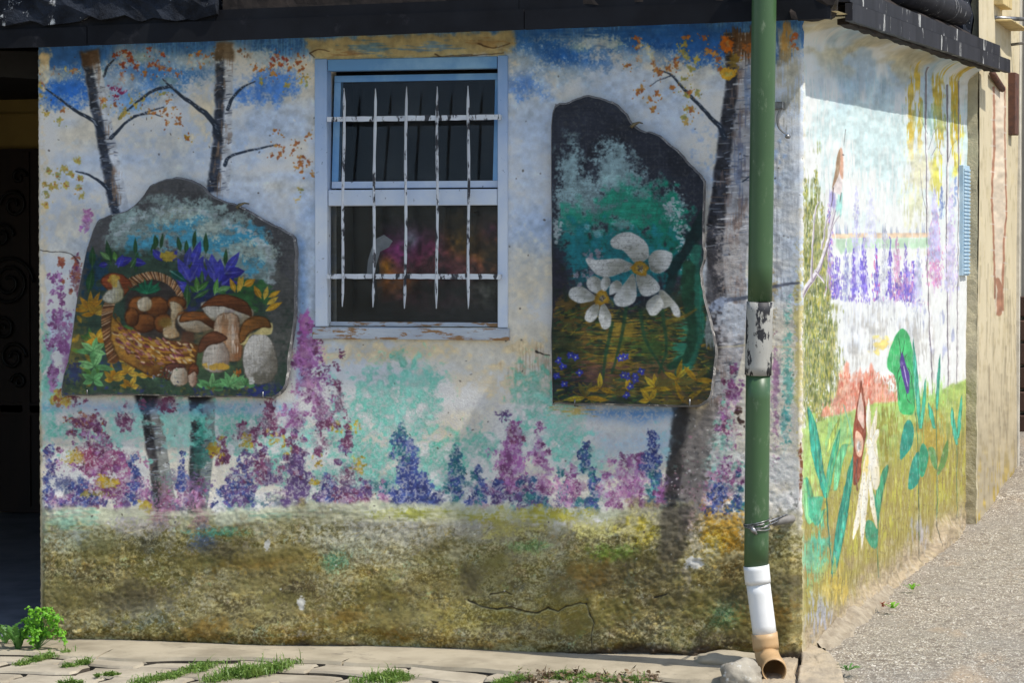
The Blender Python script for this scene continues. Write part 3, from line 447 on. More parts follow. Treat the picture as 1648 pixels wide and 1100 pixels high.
    sh([(220, 489), (226, 479), (238, 478), (245, 488), (240, 500), (226, 500)], (226, 208, 176), (176, 150, 110)); sh([(273, 486), (288, 488), (295, 500), (286, 506), (282, 524), (288, 542), (266, 544), (262, 530), (272, 520), (274, 500)], (222, 200, 160), (168, 130, 84)); c.dab(266, 520, 10, 9, 0, (140, 110, 50), .9, d=0); c.cloud(270, 536, 10, 10, (180, 150, 110), .8, .6)
    c.poly([(292, 534), (314, 534), (312, 552), (290, 550)], (86, 56, 40), .95, 3, 1)
    sh([(290, 506), (346, 508), (344, 528), (312, 536), (288, 524)], ST, (150, 126, 96), 1.2); cap([(288, 518), (292, 506), (308, 501), (330, 502), (346, 510), (348, 528), (340, 528), (320, 516), (300, 518)], BN, BH)
    sh([(322, 490), (345, 484), (400, 494), (406, 512), (382, 524), (342, 516)], (220, 210, 190), (150, 134, 104), 1.2); c.cloud(365, 502, 34, 7, (170, 150, 150), .6, .5)
    sh([(350, 508), (380, 506), (386, 530), (390, 566), (382, 582), (352, 576), (343, 545)], (222, 190, 156), (140, 92, 58)); c.cloud(360, 535, 8, 28, (160, 110, 70), .7, .6, 'vert'); c.cloud(374, 550, 7, 26, (226, 206, 186), .8, .6, 'vert')
    cap([(322, 496), (334, 482), (356, 474), (380, 478), (400, 490), (405, 510), (392, 505), (360, 494), (334, 493)], (86, 48, 24), (120, 66, 34))
    sh([(336, 552), (358, 550), (370, 576), (362, 596), (342, 601), (326, 590), (326, 572)], (210, 200, 186), (140, 120, 104)); c.cloud(345, 590, 18, 6, (206, 160, 50), .8, .7); cap([(318, 566), (322, 548), (336, 536), (350, 534), (366, 544), (356, 552), (338, 556), (326, 566)], (80, 46, 28), (110, 64, 40))
    sh([(398, 546), (416, 536), (434, 544), (444, 568), (447, 592), (438, 612), (420, 620), (402, 614), (391, 594), (390, 568)], (208, 203, 194), (112, 106, 94), .7); c.cloud(422, 604, 24, 14, (96, 92, 78), .6, .55, 'med', .6)
    c.poly([(388, 550), (434, 520), (438, 534), (430, 540), (406, 538), (394, 555)], (214, 196, 130), 1, 1.4, .5, smooth=4); cap([(385, 552), (384, 534), (394, 516), (412, 508), (430, 514), (436, 528), (420, 528), (402, 536), (392, 550)], (96, 58, 28), (146, 92, 40))
    sh([(276, 592), (292, 586), (302, 600), (302, 616), (284, 622), (274, 612)], (222, 208, 184), (150, 124, 100)); cap([(264, 606), (264, 592), (276, 584), (292, 586), (298, 592), (280, 594), (274, 608)], (86, 50, 46), (110, 64, 50))
    sh([(304, 600), (316, 598), (316, 618), (308, 624), (302, 614)], (214, 186, 160), (140, 104, 84)); cap([(302, 604), (304, 590), (312, 584), (320, 592), (318, 604), (312, 598)], (98, 54, 34), (130, 70, 40))
    c.dabs(60, 262, 608, 30, 20, [(190, 190, 180), (70, 110, 80), (60, 70, 110)], (1, 3)); c.dab(404, 613, 5, 4, 0, (220, 220, 210)); c.dabs(160, 270, 632, 180, 8, [(60, 84, 66), (50, 60, 110), (110, 110, 60), (40, 70, 50)], (2, 5), shape='u')
    age(c, (78, 74, 64))
    return c
def paint_narcissi(S=1.8):
    c = Canvas(878, 145, 1160, 668, S, (50, 54, 66), 21); g = c.rng; slate_base(c, (50, 54, 66), 2); N = c.N
    for k in range(26):
        x = 895+g.random()*230; y = 160+g.random()*150; c.stroke([(x, y), (x+g.normal()*3, y+60+60*g.random())], 1, .6, (84, 88, 98), .35, .6, .3)
    for x, y, rx, ry in [(918, 275, 22, 44), (990, 268, 34, 40), (930, 310, 34, 40), (1000, 300, 50, 30), (1020, 330, 60, 30), (920, 350, 26, 50), (960, 330, 60, 40), (1060, 350, 40, 34), (1085, 340, 20, 30)]:
        c.cloud(x, y, rx, ry, (160, 192, 196), .9, .74, 'dry', .55)
    for x, y, rx, ry, k in [(1030, 330, 50, 36, 0), (1065, 360, 36, 44, 0), (925, 350, 24, 24, 1), (962, 352, 22, 14, 1), (1010, 345, 50, 30, 1), (950, 390, 60, 40, 0), (1050, 400, 60, 40, 0), (990, 320, 26, 16, 1), (1085, 390, 28, 60, 0), (930, 400, 34, 40, 2), (1000, 420, 90, 50, 2)]:
        c.cloud(x, y, rx, ry, [(24, 140, 110), (44, 158, 128), (34, 128, 138)][k], .9, .72, 'med', .8)
    for x, y in [(985, 290), (940, 330), (1030, 310), (1000, 360), (960, 370), (1080, 350)]: c.cloud(x, y, 24, 14, (170, 206, 206), .6, .5, 'dry', .4)
    for x, y, rx, ry in [(1092, 360, 12, 46), (1100, 400, 8, 30), (1078, 335, 10, 12), (896, 370, 8, 20)]: c.dabs(46, x, y, rx, ry, [(200, 216, 216)], (1.5, 4), d=.5)
    c.poly([(884, 400), (905, 430), (912, 470), (960, 500), (1010, 500), (1070, 490), (1120, 440), (1138, 420), (1152, 560), (1146, 656), (884, 652)], (46, 58, 40), .96, 10, 5, .1)
    c.cloud(890, 440, 22, 60, (48, 46, 60), .9, .75, 'med', .4); c.cloud(935, 500, 40, 40, (110, 84, 34), .8, .6, 'med', .4)
    for x, y, h in [(962, 405, 20), (925, 445, 24), (948, 425, 14)]: c.dabs(44, x, y, 12, h, [(160, 156, 168), (130, 134, 150)], (1.6, 4), shape='bush', d=.4)
    GN = [(40, 92, 60), (60, 110, 56), (30, 76, 60), (90, 116, 50)]; OC = [(150, 110, 44), (190, 150, 40), (120, 84, 40), (110, 70, 60), (206, 170, 50)]
    for x, y, rx, ry, col in [(950, 560, 60, 40, (96, 84, 44)), (1050, 550, 70, 44, (92, 96, 44)), (1000, 610, 110, 30, (104, 88, 44)), (1080, 620, 60, 30, (130, 108, 40)), (920, 620, 40, 30, (44, 52, 60)), (1000, 540, 60, 30, (130, 106, 44))]: c.cloud(x, y, rx, ry, col, .85, .66, 'horz', .5)
    for k in range(900):
        x = 890+g.random()*250; y = 495+g.random()*155; c.stroke([(x, y), (x+7+8*g.random(), y+g.normal()*4)], 2.4, 1, (GN+OC)[int(g.integers(9))], .6, .8, .4, smooth=0)
    for x, y, rx, ry, col in [(1010, 530, 40, 26, (170, 140, 50)), (1040, 560, 50, 20, (60, 100, 50)), (990, 580, 40, 20, (180, 140, 40)), (1060, 600, 50, 20, (110, 84, 60)), (960, 600, 40, 20, (110, 70, 66)), (910, 560, 24, 30, (60, 70, 44)), (1100, 560, 16, 40, (40, 140, 120))]:
        c.cloud(x, y, rx, ry, col, .7, .58, 'horz', .35)
    # broad leaves at right
    c.stroke([(1135, 350), (1110, 395), (1085, 430), (1076, 470)], 24, 14, (22, 46, 46), .95, 2.5, .2, 1.5); c.stroke([(1122, 400), (1118, 440), (1126, 500), (1120, 560), (1096, 600)], 15, 18, (34, 112, 92), .8, 3, .35, 2)
    c.stroke([(1108, 430), (1106, 480), (1114, 530), (1108, 570), (1080, 590)], 22, 12, (28, 70, 48), .95, 2.5, .2, 1.5); c.stroke([(1070, 520), (1100, 510), (1120, 498)], 9, 3, (130, 110, 40), .8, 1.5, .2)
    for P in [[(1008, 495), (1000, 540), (985, 600)], [(1030, 500), (1040, 550), (1070, 600)], [(985, 520), (975, 570), (970, 610)], [(1066, 500), (1072, 560), (1060, 600)]]: c.stroke(P, 6, 4, (36, 76, 50), .8, 1.5, .2, .5)
    for cx, cy, n, r in [(942, 640, 4, 34), (1010, 630, 3, 26), (1055, 625, 6, 26), (1090, 610, 5, 30), (1120, 612, 4, 28), (1100, 648, 4, 34), (965, 625, 3, 24), (1045, 645, 4, 22)]:
        for k in range(n): c.leaf(cx, cy, r*(.8+.4*g.random()), 9, math.radians(-190+200*k/max(1, n-1)+g.normal()*12), [(196, 160, 36), (170, 130, 30), (206, 180, 50), (110, 104, 50)][int(g.integers(4))], .9, (130, 90, 30), .3)
    for x, y in [(898, 580), (906, 590), (896, 605), (908, 618), (926, 575), (932, 600), (918, 572), (998, 577), (1006, 574), (1010, 606), (1022, 606), (1003, 604), (1032, 598), (1022, 612), (1008, 636), (1014, 622), (1030, 452)]:
        for k in range(5): c.leaf(x, y, 7, 5, k*1.257+g.random(), (52, 62, 180), .9, (110, 120, 220), .2)
        c.dab(x, y, 1.2, 1.2, 0, (220, 220, 200))
    # white narcissi
    def petal(P, col=(214, 212, 204), sh=None):
        mx_ = sum(p[0] for p in P)/len(P); my_ = sum(p[1] for p in P)/len(P); c.poly(P, (236, 236, 230), 1, 1.2, .4, smooth=6, grad=((150, 150, 136), math.atan2(436-my_, 1010-mx_)), rim=((196, 198, 194), 2), var=.05, vf='dry'); cx = sum(p[0] for p in P)/len(P); cy = sum(p[1] for p in P)/len(P)
        rx = (max(p[0] for p in P)-min(p[0] for p in P))*.28; ry = (max(p[1] for p in P)-min(p[1] for p in P))*.28
        c.cloud(cx+2, cy+1, rx*.8, ry*.8, (156, 156, 142), .45, .52, 'dry', .6)
    petal([(1024, 425), (1004, 405), (985, 398), (983, 385), (1000, 374), (1022, 376), (1040, 392), (1044, 412), (1036, 420)])
    petal([(1020, 430), (1000, 440), (970, 446), (952, 434), (942, 416), (960, 418), (995, 416), (1016, 424)])
    petal([(1044, 424), (1044, 412), (1060, 402), (1082, 408), (1076, 430), (1062, 440), (1048, 436)])
    petal([(1018, 440), (1024, 460), (1022, 484), (1004, 494), (990, 490), (988, 478), (1004, 456)])
    petal([(1024, 442), (1040, 440), (1056, 452), (1062, 466), (1048, 476), (1034, 476), (1026, 462)])
    for k, (x, y, l, w, a) in enumerate([(968, 474, 34, 24, -125), (970, 470, 26, 16, -75), (958, 480, 44, 26, -168), (962, 488, 34, 20, 120), (970, 488, 42, 20, 82), (982, 474, 26, 18, -55)]):
        L_ = math.radians(a); petal([(x+l*t*math.cos(L_)-w*q*math.sin(L_), y+l*t*math.sin(L_)+w*q*math.cos(L_)) for t, q in [(0, -.1), (.5, -.5), (.9, -.35), (1, 0), (.9, .35), (.5, .5), (0, .1)]], (222, 222, 216))
    petal([(1060, 470), (1068, 468), (1080, 480), (1092, 495), (1094, 510), (1084, 508), (1078, 494), (1066, 496)]); petal([(1058, 474), (1068, 490), (1060, 504), (1048, 508), (1040, 498), (1042, 486)])
    for x, y, r in [(1031, 432, 13), (968, 480, 12)]:
        c.dab(x, y, r, r*.95, 0, (176, 130, 36), 1, soft=.15, d=0); c.dab(x, y, r*.6, r*.6, 0, (204, 166, 60), .9, d=.2); c.dab(x, y, r*.35, r*.35, 0, (120, 110, 100), .9); c.dabs(8, x, y, r*.3, r*.3, [(230, 220, 190), (80, 60, 30)], (.8, 1.6))
    c.cloud(1142, 535, 7, 34, (150, 160, 160), .9, .7, 'vert', .3); c.cloud(1130, 470, 6, 60, (40, 130, 110), .6, .6, 'vert', .3)
    c.cloud(1120, 640, 40, 14, (74, 64, 50), .8, .6, 'med', .4)
    age(c, (62, 64, 62))
    return c
def paint_glow(S=.6):   # what hangs behind the frosted glass: soft coloured flowers
    c = Canvas(595, 330, 810, 530, S, (26, 26, 26), 31)
    for x, y, rx, ry, col in [(640, 405, 26, 30, (190, 60, 150)), (622, 428, 12, 14, (230, 150, 20)), (640, 455, 34, 20, (200, 110, 20)), (690, 405, 34, 30, (160, 50, 110)), (745, 385, 26, 30, (220, 150, 20)), (785, 380, 24, 30, (200, 120, 60)), (790, 370, 14, 14, (180, 80, 130)), (760, 425, 60, 16, (190, 110, 60)),
                              (720, 430, 60, 22, (120, 60, 70)), (780, 470, 24, 26, (100, 100, 92)), (680, 480, 60, 20, (90, 50, 60)), (660, 385, 14, 16, (130, 130, 140)), (790, 410, 20, 14, (210, 150, 60))]:
        J, I, X, Y = c.win(595, 330, 810, 530); c.put(J, I, col, np.exp(-((X-x)/rx)**2-((Y-y)/ry)**2)*.9, 0)
    c.img *= (.75+.9*(c.N['med']-.4))[..., None]; c.put(J, I, (20, 20, 22), sst(.5, .7, c.N['big'])*.6, 0)
    return c
def paint_side(S=3.0):
    c = Canvas(1278, 20, 1572, 1080, S, (247, 249, 245), 41); g = c.rng; N = c.N
    J, I, X, Y = c.win(1278, 20, 1572, 1080)
    c.put(J, I, (206, 236, 236), sst(.42, .7, N['vert']*.4+N['big']*.6)*.7*sst(420, 300, Y))
    c.put(J, I, (140, 176, 205), sst(.5, .72, fbm(c.h, c.w, 40*S, 90*S, 4, 9))*.5*sst(200, 130, Y)*sst(1300, 1340, X)); c.put(J, I, (214, 202, 162), sst(.45, .66, fbm(c.h, c.w, 60*S, 40*S, 4, 10))*.8*sst(150, 90, Y+.2*(1400-X)))
    V = lambda x, y, rx, ry, col, a=.8, dn=.6, f='vert', s=.4: c.cloud(x, y, rx, ry, col, a, dn, f, s)
    # yellow birch foliage and stems at the far end
    for x, y, rx, ry in [(1466, 150, 8, 34), (1476, 130, 5, 30), (1466, 205, 8, 40), (1506, 150, 7, 36), (1512, 180, 10, 60), (1536, 150, 8, 50), (1508, 280, 9, 40), (1540, 230, 9, 60), (1480, 190, 6, 50), (1538, 190, 8, 60)]:
        V(x, y, rx, ry, (222, 186, 50) if y < 215 else (240, 232, 100), .9, .62)
    V(1500, 190, 40, 30, (130, 180, 160), .5, .5); V(1475, 280, 24, 90, (240, 232, 190), .7, .5); V(1470, 330, 20, 60, (236, 238, 190), .6, .5)
    for P, w in [([(1491, 108), (1490, 200), (1492, 300), (1493, 400), (1497, 520), (1503, 650)], 3.2), ([(1525, 136), (1525, 260), (1524, 400), (1526, 520), (1528, 690)], 3.4), ([(1543, 130), (1543, 300), (1542, 420), (1541, 600), (1540, 700)], 2.4)]:
        c.stroke(P, w*.8, w*2.0, (240, 238, 234), .95, .8, 0, .3); c.stroke([(a-w*.4, b) for a, b in P], w*.45, w*.5, (118, 110, 120), .85, .6, .15, .3); c.stroke([(a, b) for a, b in P[:2]], w*.45, w*.5, (96, 88, 90), .8, .6, .3)
    for P in [[(1492, 345), (1484, 310), (1480, 270)], [(1494, 240), (1502, 215), (1510, 205)], [(1525, 260), (1532, 235), (1540, 225)], [(1492, 215), (1482, 190), (1478, 175)], [(1525, 220), (1518, 190)], [(1500, 250), (1508, 236), (1516, 250)]]: c.stroke(P, .9, .5, (110, 106, 120), .7, .4)
    # far line of trees
    for x, w, h in [(1349, 8, 22), (1362, 6, 20), (1400, 5, 16), (1422, 6, 18), (1434, 4, 14), (1444, 5, 12), (1464, 4, 12), (1476, 5, 14), (1486, 5, 18), (1497, 3, 14)]:
        for k in range(3): c.poly([(x-w/2+k*w/3, 378), (x-w/2+k*w/3+w/6, 378-h*(.7+.4*g.random())), (x-w/2+(k+1)*w/3, 378)], [(130, 150, 186), (160, 160, 200), (116, 144, 176)][k], .75, .8, .3)
    c.poly([(1338, 376), (1500, 374), (1500, 382), (1338, 384)], (250, 206, 160), .7, 1.5, .5, .75, f='vert'); c.poly([(1342, 384), (1500, 382), (1498, 400), (1400, 400), (1352, 410)], (170, 220, 170), .6, 3, 1, .75, f='vert')
    # larkspur / lavender spires
    LV = [(120, 104, 214), (140, 120, 224), (104, 92, 196), (160, 130, 216)]; PKK = [(204, 150, 206), (220, 170, 214), (232, 150, 190)]
    for x, y0, y1, w, cols in [(1335, 330, 480, 14, LV+PKK), (1346, 410, 480, 14, LV), (1362, 390, 486, 10, [(190, 200, 230), (150, 140, 210)]), (1378, 300, 480, 14, [(214, 214, 246), (200, 200, 240)]), (1374, 400, 484, 8, LV), (1390, 375, 486, 14, LV), (1410, 392, 484, 8, LV+[(230, 110, 170)]),
                               (1424, 360, 490, 14, [(220, 224, 232), (190, 190, 210)]), (1432, 380, 480, 7, LV), (1443, 376, 484, 12, PKK+[(200, 180, 190)]), (1458, 390, 488, 10, LV), (1452, 440, 484, 26, LV+PKK), (1470, 420, 490, 18, LV+PKK), (1478, 400, 500, 14, [(200, 210, 236), (216, 206, 236)]), (1505, 330, 460, 20, PKK), (1504, 300, 420, 16, [(206, 206, 246)]),
                               (1530, 300, 470, 16, [(222, 206, 240), (214, 214, 246)]), (1515, 300, 350, 6, [(140, 160, 210)]), (1538, 280, 330, 6, [(160, 180, 220)]), (1400, 300, 400, 16, [(224, 226, 248)])]:
        V(x, y0+(y1-y0)*.68, w*.42, (y1-y0)*.34, cols[0], .6, .6, 'vert', .7)
        for k in range(int((y1-y0)*w/8)):
            t = g.random()**.7; y = y0+(y1-y0)*t; x_ = x+g.normal()*w*.42*(.15+.85*t); c.dab(x_, y, .8, 2.6+1.8*g.random(), .1*g.normal(), cols[int(g.integers(len(cols)))], .7, d=.35)
    for x, y, rx, ry in [(1400, 520, 50, 40), (1470, 540, 40, 50), (1380, 560, 40, 30)]: V(x, y, rx, ry, (206, 214, 230), .5, .5, 'vert', .5); V(x+8, y+10, rx, ry, (200, 190, 170), .45, .42)
    for x, y in [(1486, 520), (1490, 500), (1516, 510), (1520, 560), (1498, 560), (1532, 540)]: V(x, y, 4, 14, (170, 176, 210), .7, .5)
    V(1415, 556, 22, 12, (240, 214, 110), .8, .6, 'med')
    # cypress / dark olive tree at left
    for x, y, rx, ry in [(1300, 420, 12, 130), (1312, 400, 10, 120), (1326, 420, 10, 90), (1310, 560, 32, 130), (1330, 590, 22, 110)]: V(x, y, rx, ry, (176, 182, 130), .8, .66, 'vert', .5); V(x, y+20, rx, ry, (150, 150, 90), .6, .5)
    OL = [(110, 128, 60), (150, 160, 80), (90, 104, 60), (196, 186, 80), (130, 140, 110), (206, 196, 120)]
    for x, y0, y1, w in [(1296, 290, 680, 12), (1312, 275, 680, 14), (1304, 320, 680, 16), (1324, 330, 680, 12), (1334, 470, 690, 20), (1320, 460, 690, 40)]:
        for k in range(int((y1-y0)*w/11)):
            t = g.random(); y = y0+(y1-y0)*t; x_ = x+g.normal()*w*.42*min(1, .2+t*1.6); c.dab(x_, y, .8, 3.2+2*g.random(), .1*g.normal(), OL[int(g.integers(6))], .62, d=.4)
    # birch branch
    for P, a, b in [([(1290, 478), (1304, 455), (1318, 430), (1330, 395), (1340, 350), (1346, 330)], 9, 3), ([(1306, 452), (1308, 400), (1312, 340), (1318, 325)], 4, 2), ([(1312, 436), (1322, 448), (1326, 455)], 4, 2), ([(1322, 400), (1330, 360), (1338, 340)], 3, 1.5), ([(1330, 395), (1340, 365), (1352, 345)], 3, 1.6)]:
        c.stroke(P, a, b, (232, 226, 232), .97, .7, 0, .4); c.stroke([(x+a*.25, y) for x, y in P], a*.35, b*.3, (120, 100, 120), .75, .6, .4, .4)
    V(1340, 325, 8, 16, (160, 150, 210), .8, .6); V(1352, 330, 6, 16, (170, 230, 220), .9, .7)
    # small bird
    c.poly([(1352, 240), (1356, 244), (1358, 262), (1357, 290), (1353, 312), (1345, 310), (1339, 306), (1345, 275), (1349, 250)], (240, 226, 222), .97, .8, .2, smooth=4)
    c.poly([(1352, 238), (1356, 245), (1357, 268), (1357, 288), (1352, 280), (1350, 262)], (222, 170, 140), .95, .8, .2, smooth=4); c.poly([(1351, 240), (1353, 256), (1350, 280), (1342, 300), (1340, 304), (1343, 280), (1347, 254)], (172, 140, 108), .97, .8, .2, smooth=4)
    c.stroke([(1342, 302), (1340, 318), (1338, 332)], 1.6, 1, (90, 80, 80), .9, .5); c.stroke([(1354, 310), (1352, 324)], 1.2, .8, (90, 80, 80), .9, .5); c.dab(1357, 249, 1.6, 1.4, 0, (90, 80, 76)); c.stroke([(1361, 208), (1359, 222), (1358, 234)], .9, .6, (90, 86, 86), .8, .4)
    # coral shrubs
    for x, y0, w in [(1330, 654, 12), (1342, 640, 12), (1352, 604, 12), (1362, 580, 14), (1374, 600, 14), (1384, 592, 12), (1394, 596, 12), (1403, 584, 14), (1413, 606, 14), (1424, 614, 14), (1436, 632, 14)]:
        yb = 672-(x-1322)*.22; cc = [(240, 152, 124), (236, 170, 146), (226, 132, 106), (246, 186, 160)][int(g.integers(4))]
        c.poly([(x-w*.6, yb), (x-w*.5, (y0+yb)/2), (x, y0), (x+w*.5, (y0+yb)/2), (x+w*.6, yb)], cc, .8, 2.2, 1.2, .42, f='vert', smooth=4)
    for x, y, col in [(1356, 620, (250, 190, 160)), (1375, 630, (226, 124, 96)), (1400, 612, (226, 120, 96)), (1390, 640, (252, 200, 176)), (1420, 635, (240, 160, 130)), (1345, 660, (214, 150, 130))]: V(x, y, 7, 26, col, .8, .55)
    for k in range(420): x = 1324+g.random()*118; y = 600+g.random()*60+(8 if x < 1345 else 0); c.dab(x, y, .9, 3.4, .1, [(246, 176, 150), (224, 120, 96), (250, 206, 180), (206, 140, 110)][int(g.integers(4))], .7, d=.3) if (y > 650 or x > 1350) else None
    # meadow
    c.poly([(1290, 690), (1322, 676), (1360, 666), (1400, 652), (1450, 646), (1500, 636), (1560, 608), (1572, 608), (1572, 1080), (1278, 1080), (1278, 700)], (176, 206, 110), .98, 3, 1.5, .05)
    c.put(J, I, (176, 158, 84), sst(650, 790, Y+(X-1430)*.5+60*(N['vert']-.5))*.92, .2, 'vert'); c.put(J, I, (150, 150, 56), sst(.5, .68, N['vert'])*sst(680, 740, Y)*.6, .15, 'vert'); c.put(J, I, (204, 184, 96), sst(.6, .75, 1-N['vert'])*sst(700, 780, Y)*.7, .1, 'vert')
    c.put(J, I, (170, 150, 110), sst(.55, .72, N['big'])*sst(820, 900, Y)*.7, .1, 'vert'); V(1430, 690, 20, 60, (140, 130, 50), .7, .5); V(1300, 740, 26, 60, (190, 226, 130), .9, .7); V(1352, 700, 34, 34, (150, 210, 140), .8, .6); V(1310, 900, 30, 50, (120, 200, 160), .8, .55); V(1325, 880, 20, 40, (90, 190, 160), .7, .5)
    V(1500, 640, 26, 30, (170, 220, 120), .8, .6); V(1500, 700, 20, 60, (180, 154, 60), .8, .7)
    # green leaf with a violet beetle
    c.poly([(1449, 530), (1461, 536), (1468, 560), (1470, 600), (1471, 660), (1460, 668), (1446, 660), (1440, 610), (1428, 590), (1434, 556)], (70, 190, 110), .98, 1, .4, smooth=5)
    c.poly([(1449, 570), (1452, 568), (1458, 590), (1463, 605), (1463, 628), (1459, 634), (1454, 618), (1450, 600), (1447, 584)], (90, 66, 150), 1, .7, .2, smooth=4); c.stroke([(1454, 590), (1460, 622)], 1.6, 1, (206, 196, 236), .9, .5)
    for P in [[(1449, 572), (1446, 545)], [(1452, 570), (1456, 548)], [(1448, 590), (1443, 606), (1444, 640)], [(1460, 592), (1465, 604), (1466, 626)], [(1448, 606), (1445, 620), (1447, 645)], [(1458, 634), (1460, 644), (1466, 650)], [(1456, 575), (1460, 570)]]: c.stroke(P, .9, .7, (40, 40, 40), .9, .4)
    # leaves of the foreground plants
    T1 = (40, 150, 130); T2 = (30, 128, 112); T3 = (96, 180, 140)
    def blade(P, w, col, hi=None):
        Q = spline(P, 8); n = len(Q); Ls = []; Rs = []
        for k, (x, y) in enumerate(Q):
            t = k/(n-1); ww = w*math.sin(math.pi*min(1, .12+t*.88))**.7*.5; Ls.append((x-ww, y)); Rs.append((x+ww, y))
        c.poly(Ls+Rs[::-1], col, .94, .9, .3, .12, .14, vf='vert', grad=(tuple(min(255, v*1.12+14) for v in col), 2.4), rim=(tuple(v*.7 for v in col), 1.2))
        if hi: c.stroke([(a+w*.12, b) for a, b in P], w*.18, w*.1, hi, .6, .8, .2)
    blade([(1330, 800), (1316, 740), (1308, 690), (1300, 655)], 15, T1, (110, 200, 150)); blade([(1330, 802), (1336, 760), (1345, 720), (1352, 690)], 11, (60, 170, 130), (150, 210, 120)); blade([(1331, 690+40), (1340, 700), (1352, 672)], 8, (170, 190, 90)); c.stroke([(1330, 795), (1334, 860), (1340, 930)], 2, 1.4, (30, 110, 100), .9, .5)
    blade([(1344, 790), (1350, 750), (1360, 718), (1372, 716)], 12, (100, 186, 130)); blade([(1340, 925), (1352, 860), (1364, 790), (1374, 730)], 15, T1, (90, 190, 150)); blade([(1296, 770), (1302, 810), (1312, 845), (1326, 820)], 22, (120, 196, 130), T1); c.poly([(1300, 800), (1326, 800), (1320, 832), (1312, 848), (1302, 830)], (80, 190, 150), .9, 1.5, .5, .1)
    for P in [[(1357, 652), (1368, 690), (1374, 720)]]: c.stroke(P, 1.6, 2.4, (120, 190, 160), .8, .6)
    blade([(1448, 738), (1452, 700), (1462, 676), (1470, 700), (1460, 730)], 2, T1); c.poly([(1448, 738), (1450, 702), (1460, 677), (1469, 690), (1468, 716), (1456, 734)], T1, .96, .8, .3, smooth=5); c.poly([(1461, 786), (1466, 748), (1478, 728), (1480, 760), (1474, 782)], T1, .94, .8, .3, smooth=5)
    c.poly([(1479, 760), (1480, 726), (1486, 714), (1494, 730), (1490, 756), (1484, 768)], (50, 160, 120), .94, .8, .3, smooth=5); c.poly([(1494, 724), (1500, 720), (1506, 730), (1508, 756), (1500, 748)], (90, 150, 90), .9, .8, .3, smooth=5); c.poly([(1509, 766), (1516, 730), (1526, 708), (1524, 740)], (100, 150, 80), .9, .8, .3, smooth=5)
    for P, w in [([(1479, 900), (1478, 800), (1476, 700), (1470, 640), (1466, 590)], 1.2), ([(1508, 860), (1508, 760), (1507, 680), (1508, 600)], 1.2), ([(1540, 840), (1540, 760), (1540, 690)], 1.0), ([(1413, 930), (1411, 850), (1412, 790), (1420, 760)], 1.5)]: c.stroke(P, w, w*.8, (50, 110, 84), .8, .5, .1)
    for P, w in [([(1480, 690), (1476, 640), (1472, 590), (1470, 545)], 7), ([(1508, 660), (1510, 610), (1512, 570)], 5), ([(1482, 690), (1486, 650), (1489, 610)], 6), ([(1504, 690), (1498, 665), (1494, 648)], 7), ([(1540, 716), (1534, 680), (1532, 655)], 7), ([(1541, 706), (1545, 670), (1548, 636)], 6)]: blade(P, w, (60, 170, 140))
    blade([(1411, 838), (1416, 790), (1424, 760), (1428, 748)], 11, (60, 150, 110)); blade([(1410, 880), (1410, 820), (1404, 786)], 6, (50, 140, 110)); c.poly([(1392, 846), (1398, 838), (1408, 846), (1412, 870), (1408, 884), (1396, 872)], (70, 160, 120), .95, 1, .3, smooth=5)
    # butterfly and the pale daffodil behind it
    WH = (250, 246, 230)
    c.poly([(1395, 700), (1404, 692), (1411, 715), (1416, 770), (1409, 790), (1402, 775), (1396, 745)], (246, 240, 214), .98, 1, .3, smooth=4)
    OCH = (206, 176, 96)
    for Q in [[(1396, 700), (1394, 670), (1398, 640), (1402, 668), (1401, 700)], [(1399, 704), (1404, 680), (1412, 654), (1411, 680), (1406, 706)], [(1402, 712), (1408, 694), (1415, 692), (1414, 704), (1409, 716), (1404, 720)],
              [(1393, 715), (1400, 706), (1408, 722), (1414, 750), (1416, 778), (1410, 790), (1404, 778), (1397, 752)], [(1393, 730), (1397, 750), (1390, 800), (1384, 842), (1372, 870), (1380, 810)],
              [(1394, 740), (1399, 770), (1396, 820), (1391, 860), (1386, 888), (1385, 840), (1388, 790)], [(1397, 745), (1403, 775), (1408, 810), (1412, 852), (1404, 832), (1398, 790)]]:
        c.poly(Q, (252, 249, 236), .98, .8, .25, smooth=4, grad=((232, 222, 190), .6), rim=(OCH, .9), vf='vert', var=.05)
    V(1396, 745, 6, 24, (240, 214, 110), .7, .55)
    BRN = (150, 74, 50)
    c.poly([(1385, 612), (1390, 630), (1394, 660), (1394, 690), (1394, 700), (1392, 716), (1388, 740), (1386, 760), (1382, 776), (1374, 780), (1373, 745), (1374, 720), (1373, 690), (1378, 660), (1382, 636)], BRN, 1, .8, .2, smooth=4)
    c.poly([(1385, 632), (1390, 655), (1391, 690), (1384, 680), (1380, 668)], (240, 206, 190), .97, .8, .2, smooth=4); c.poly([(1378, 694), (1386, 700), (1390, 715), (1386, 735), (1379, 732), (1376, 712)], (236, 190, 160), .97, .8, .2, smooth=4)
    c.dab(1382, 719, 3.4, 8, 0, (244, 244, 240), 1, d=0); c.dab(1383, 719, 1.6, 5.4, 0, (150, 130, 120), .9, d=0); c.dab(1383, 719, .9, 4, 0, (240, 230, 220), .9, d=0); c.stroke([(1380, 740), (1378, 760), (1380, 790)], 3, 2, (100, 62, 56), .9, .6)
    # foot of the wall: bare render, grey wash
    fb = 1045-(X-1290)*.74
    c.put(J, I, (186, 166, 140), sst(fb-70, fb-14, Y+50*(N['vert']-.5)+20*(N['big']-.5))*.9, .12, 'fine'); V(1318, 985, 22, 40, (176, 180, 200), .8, .55); V(1340, 940, 30, 40, (214, 184, 80), .7, .5); V(1480, 850, 18, 24, (180, 176, 180), .8, .55)
    c.put(J, I, (238, 226, 180), sst(1297, 1288, X+5*(N['med']-.5))*.8)
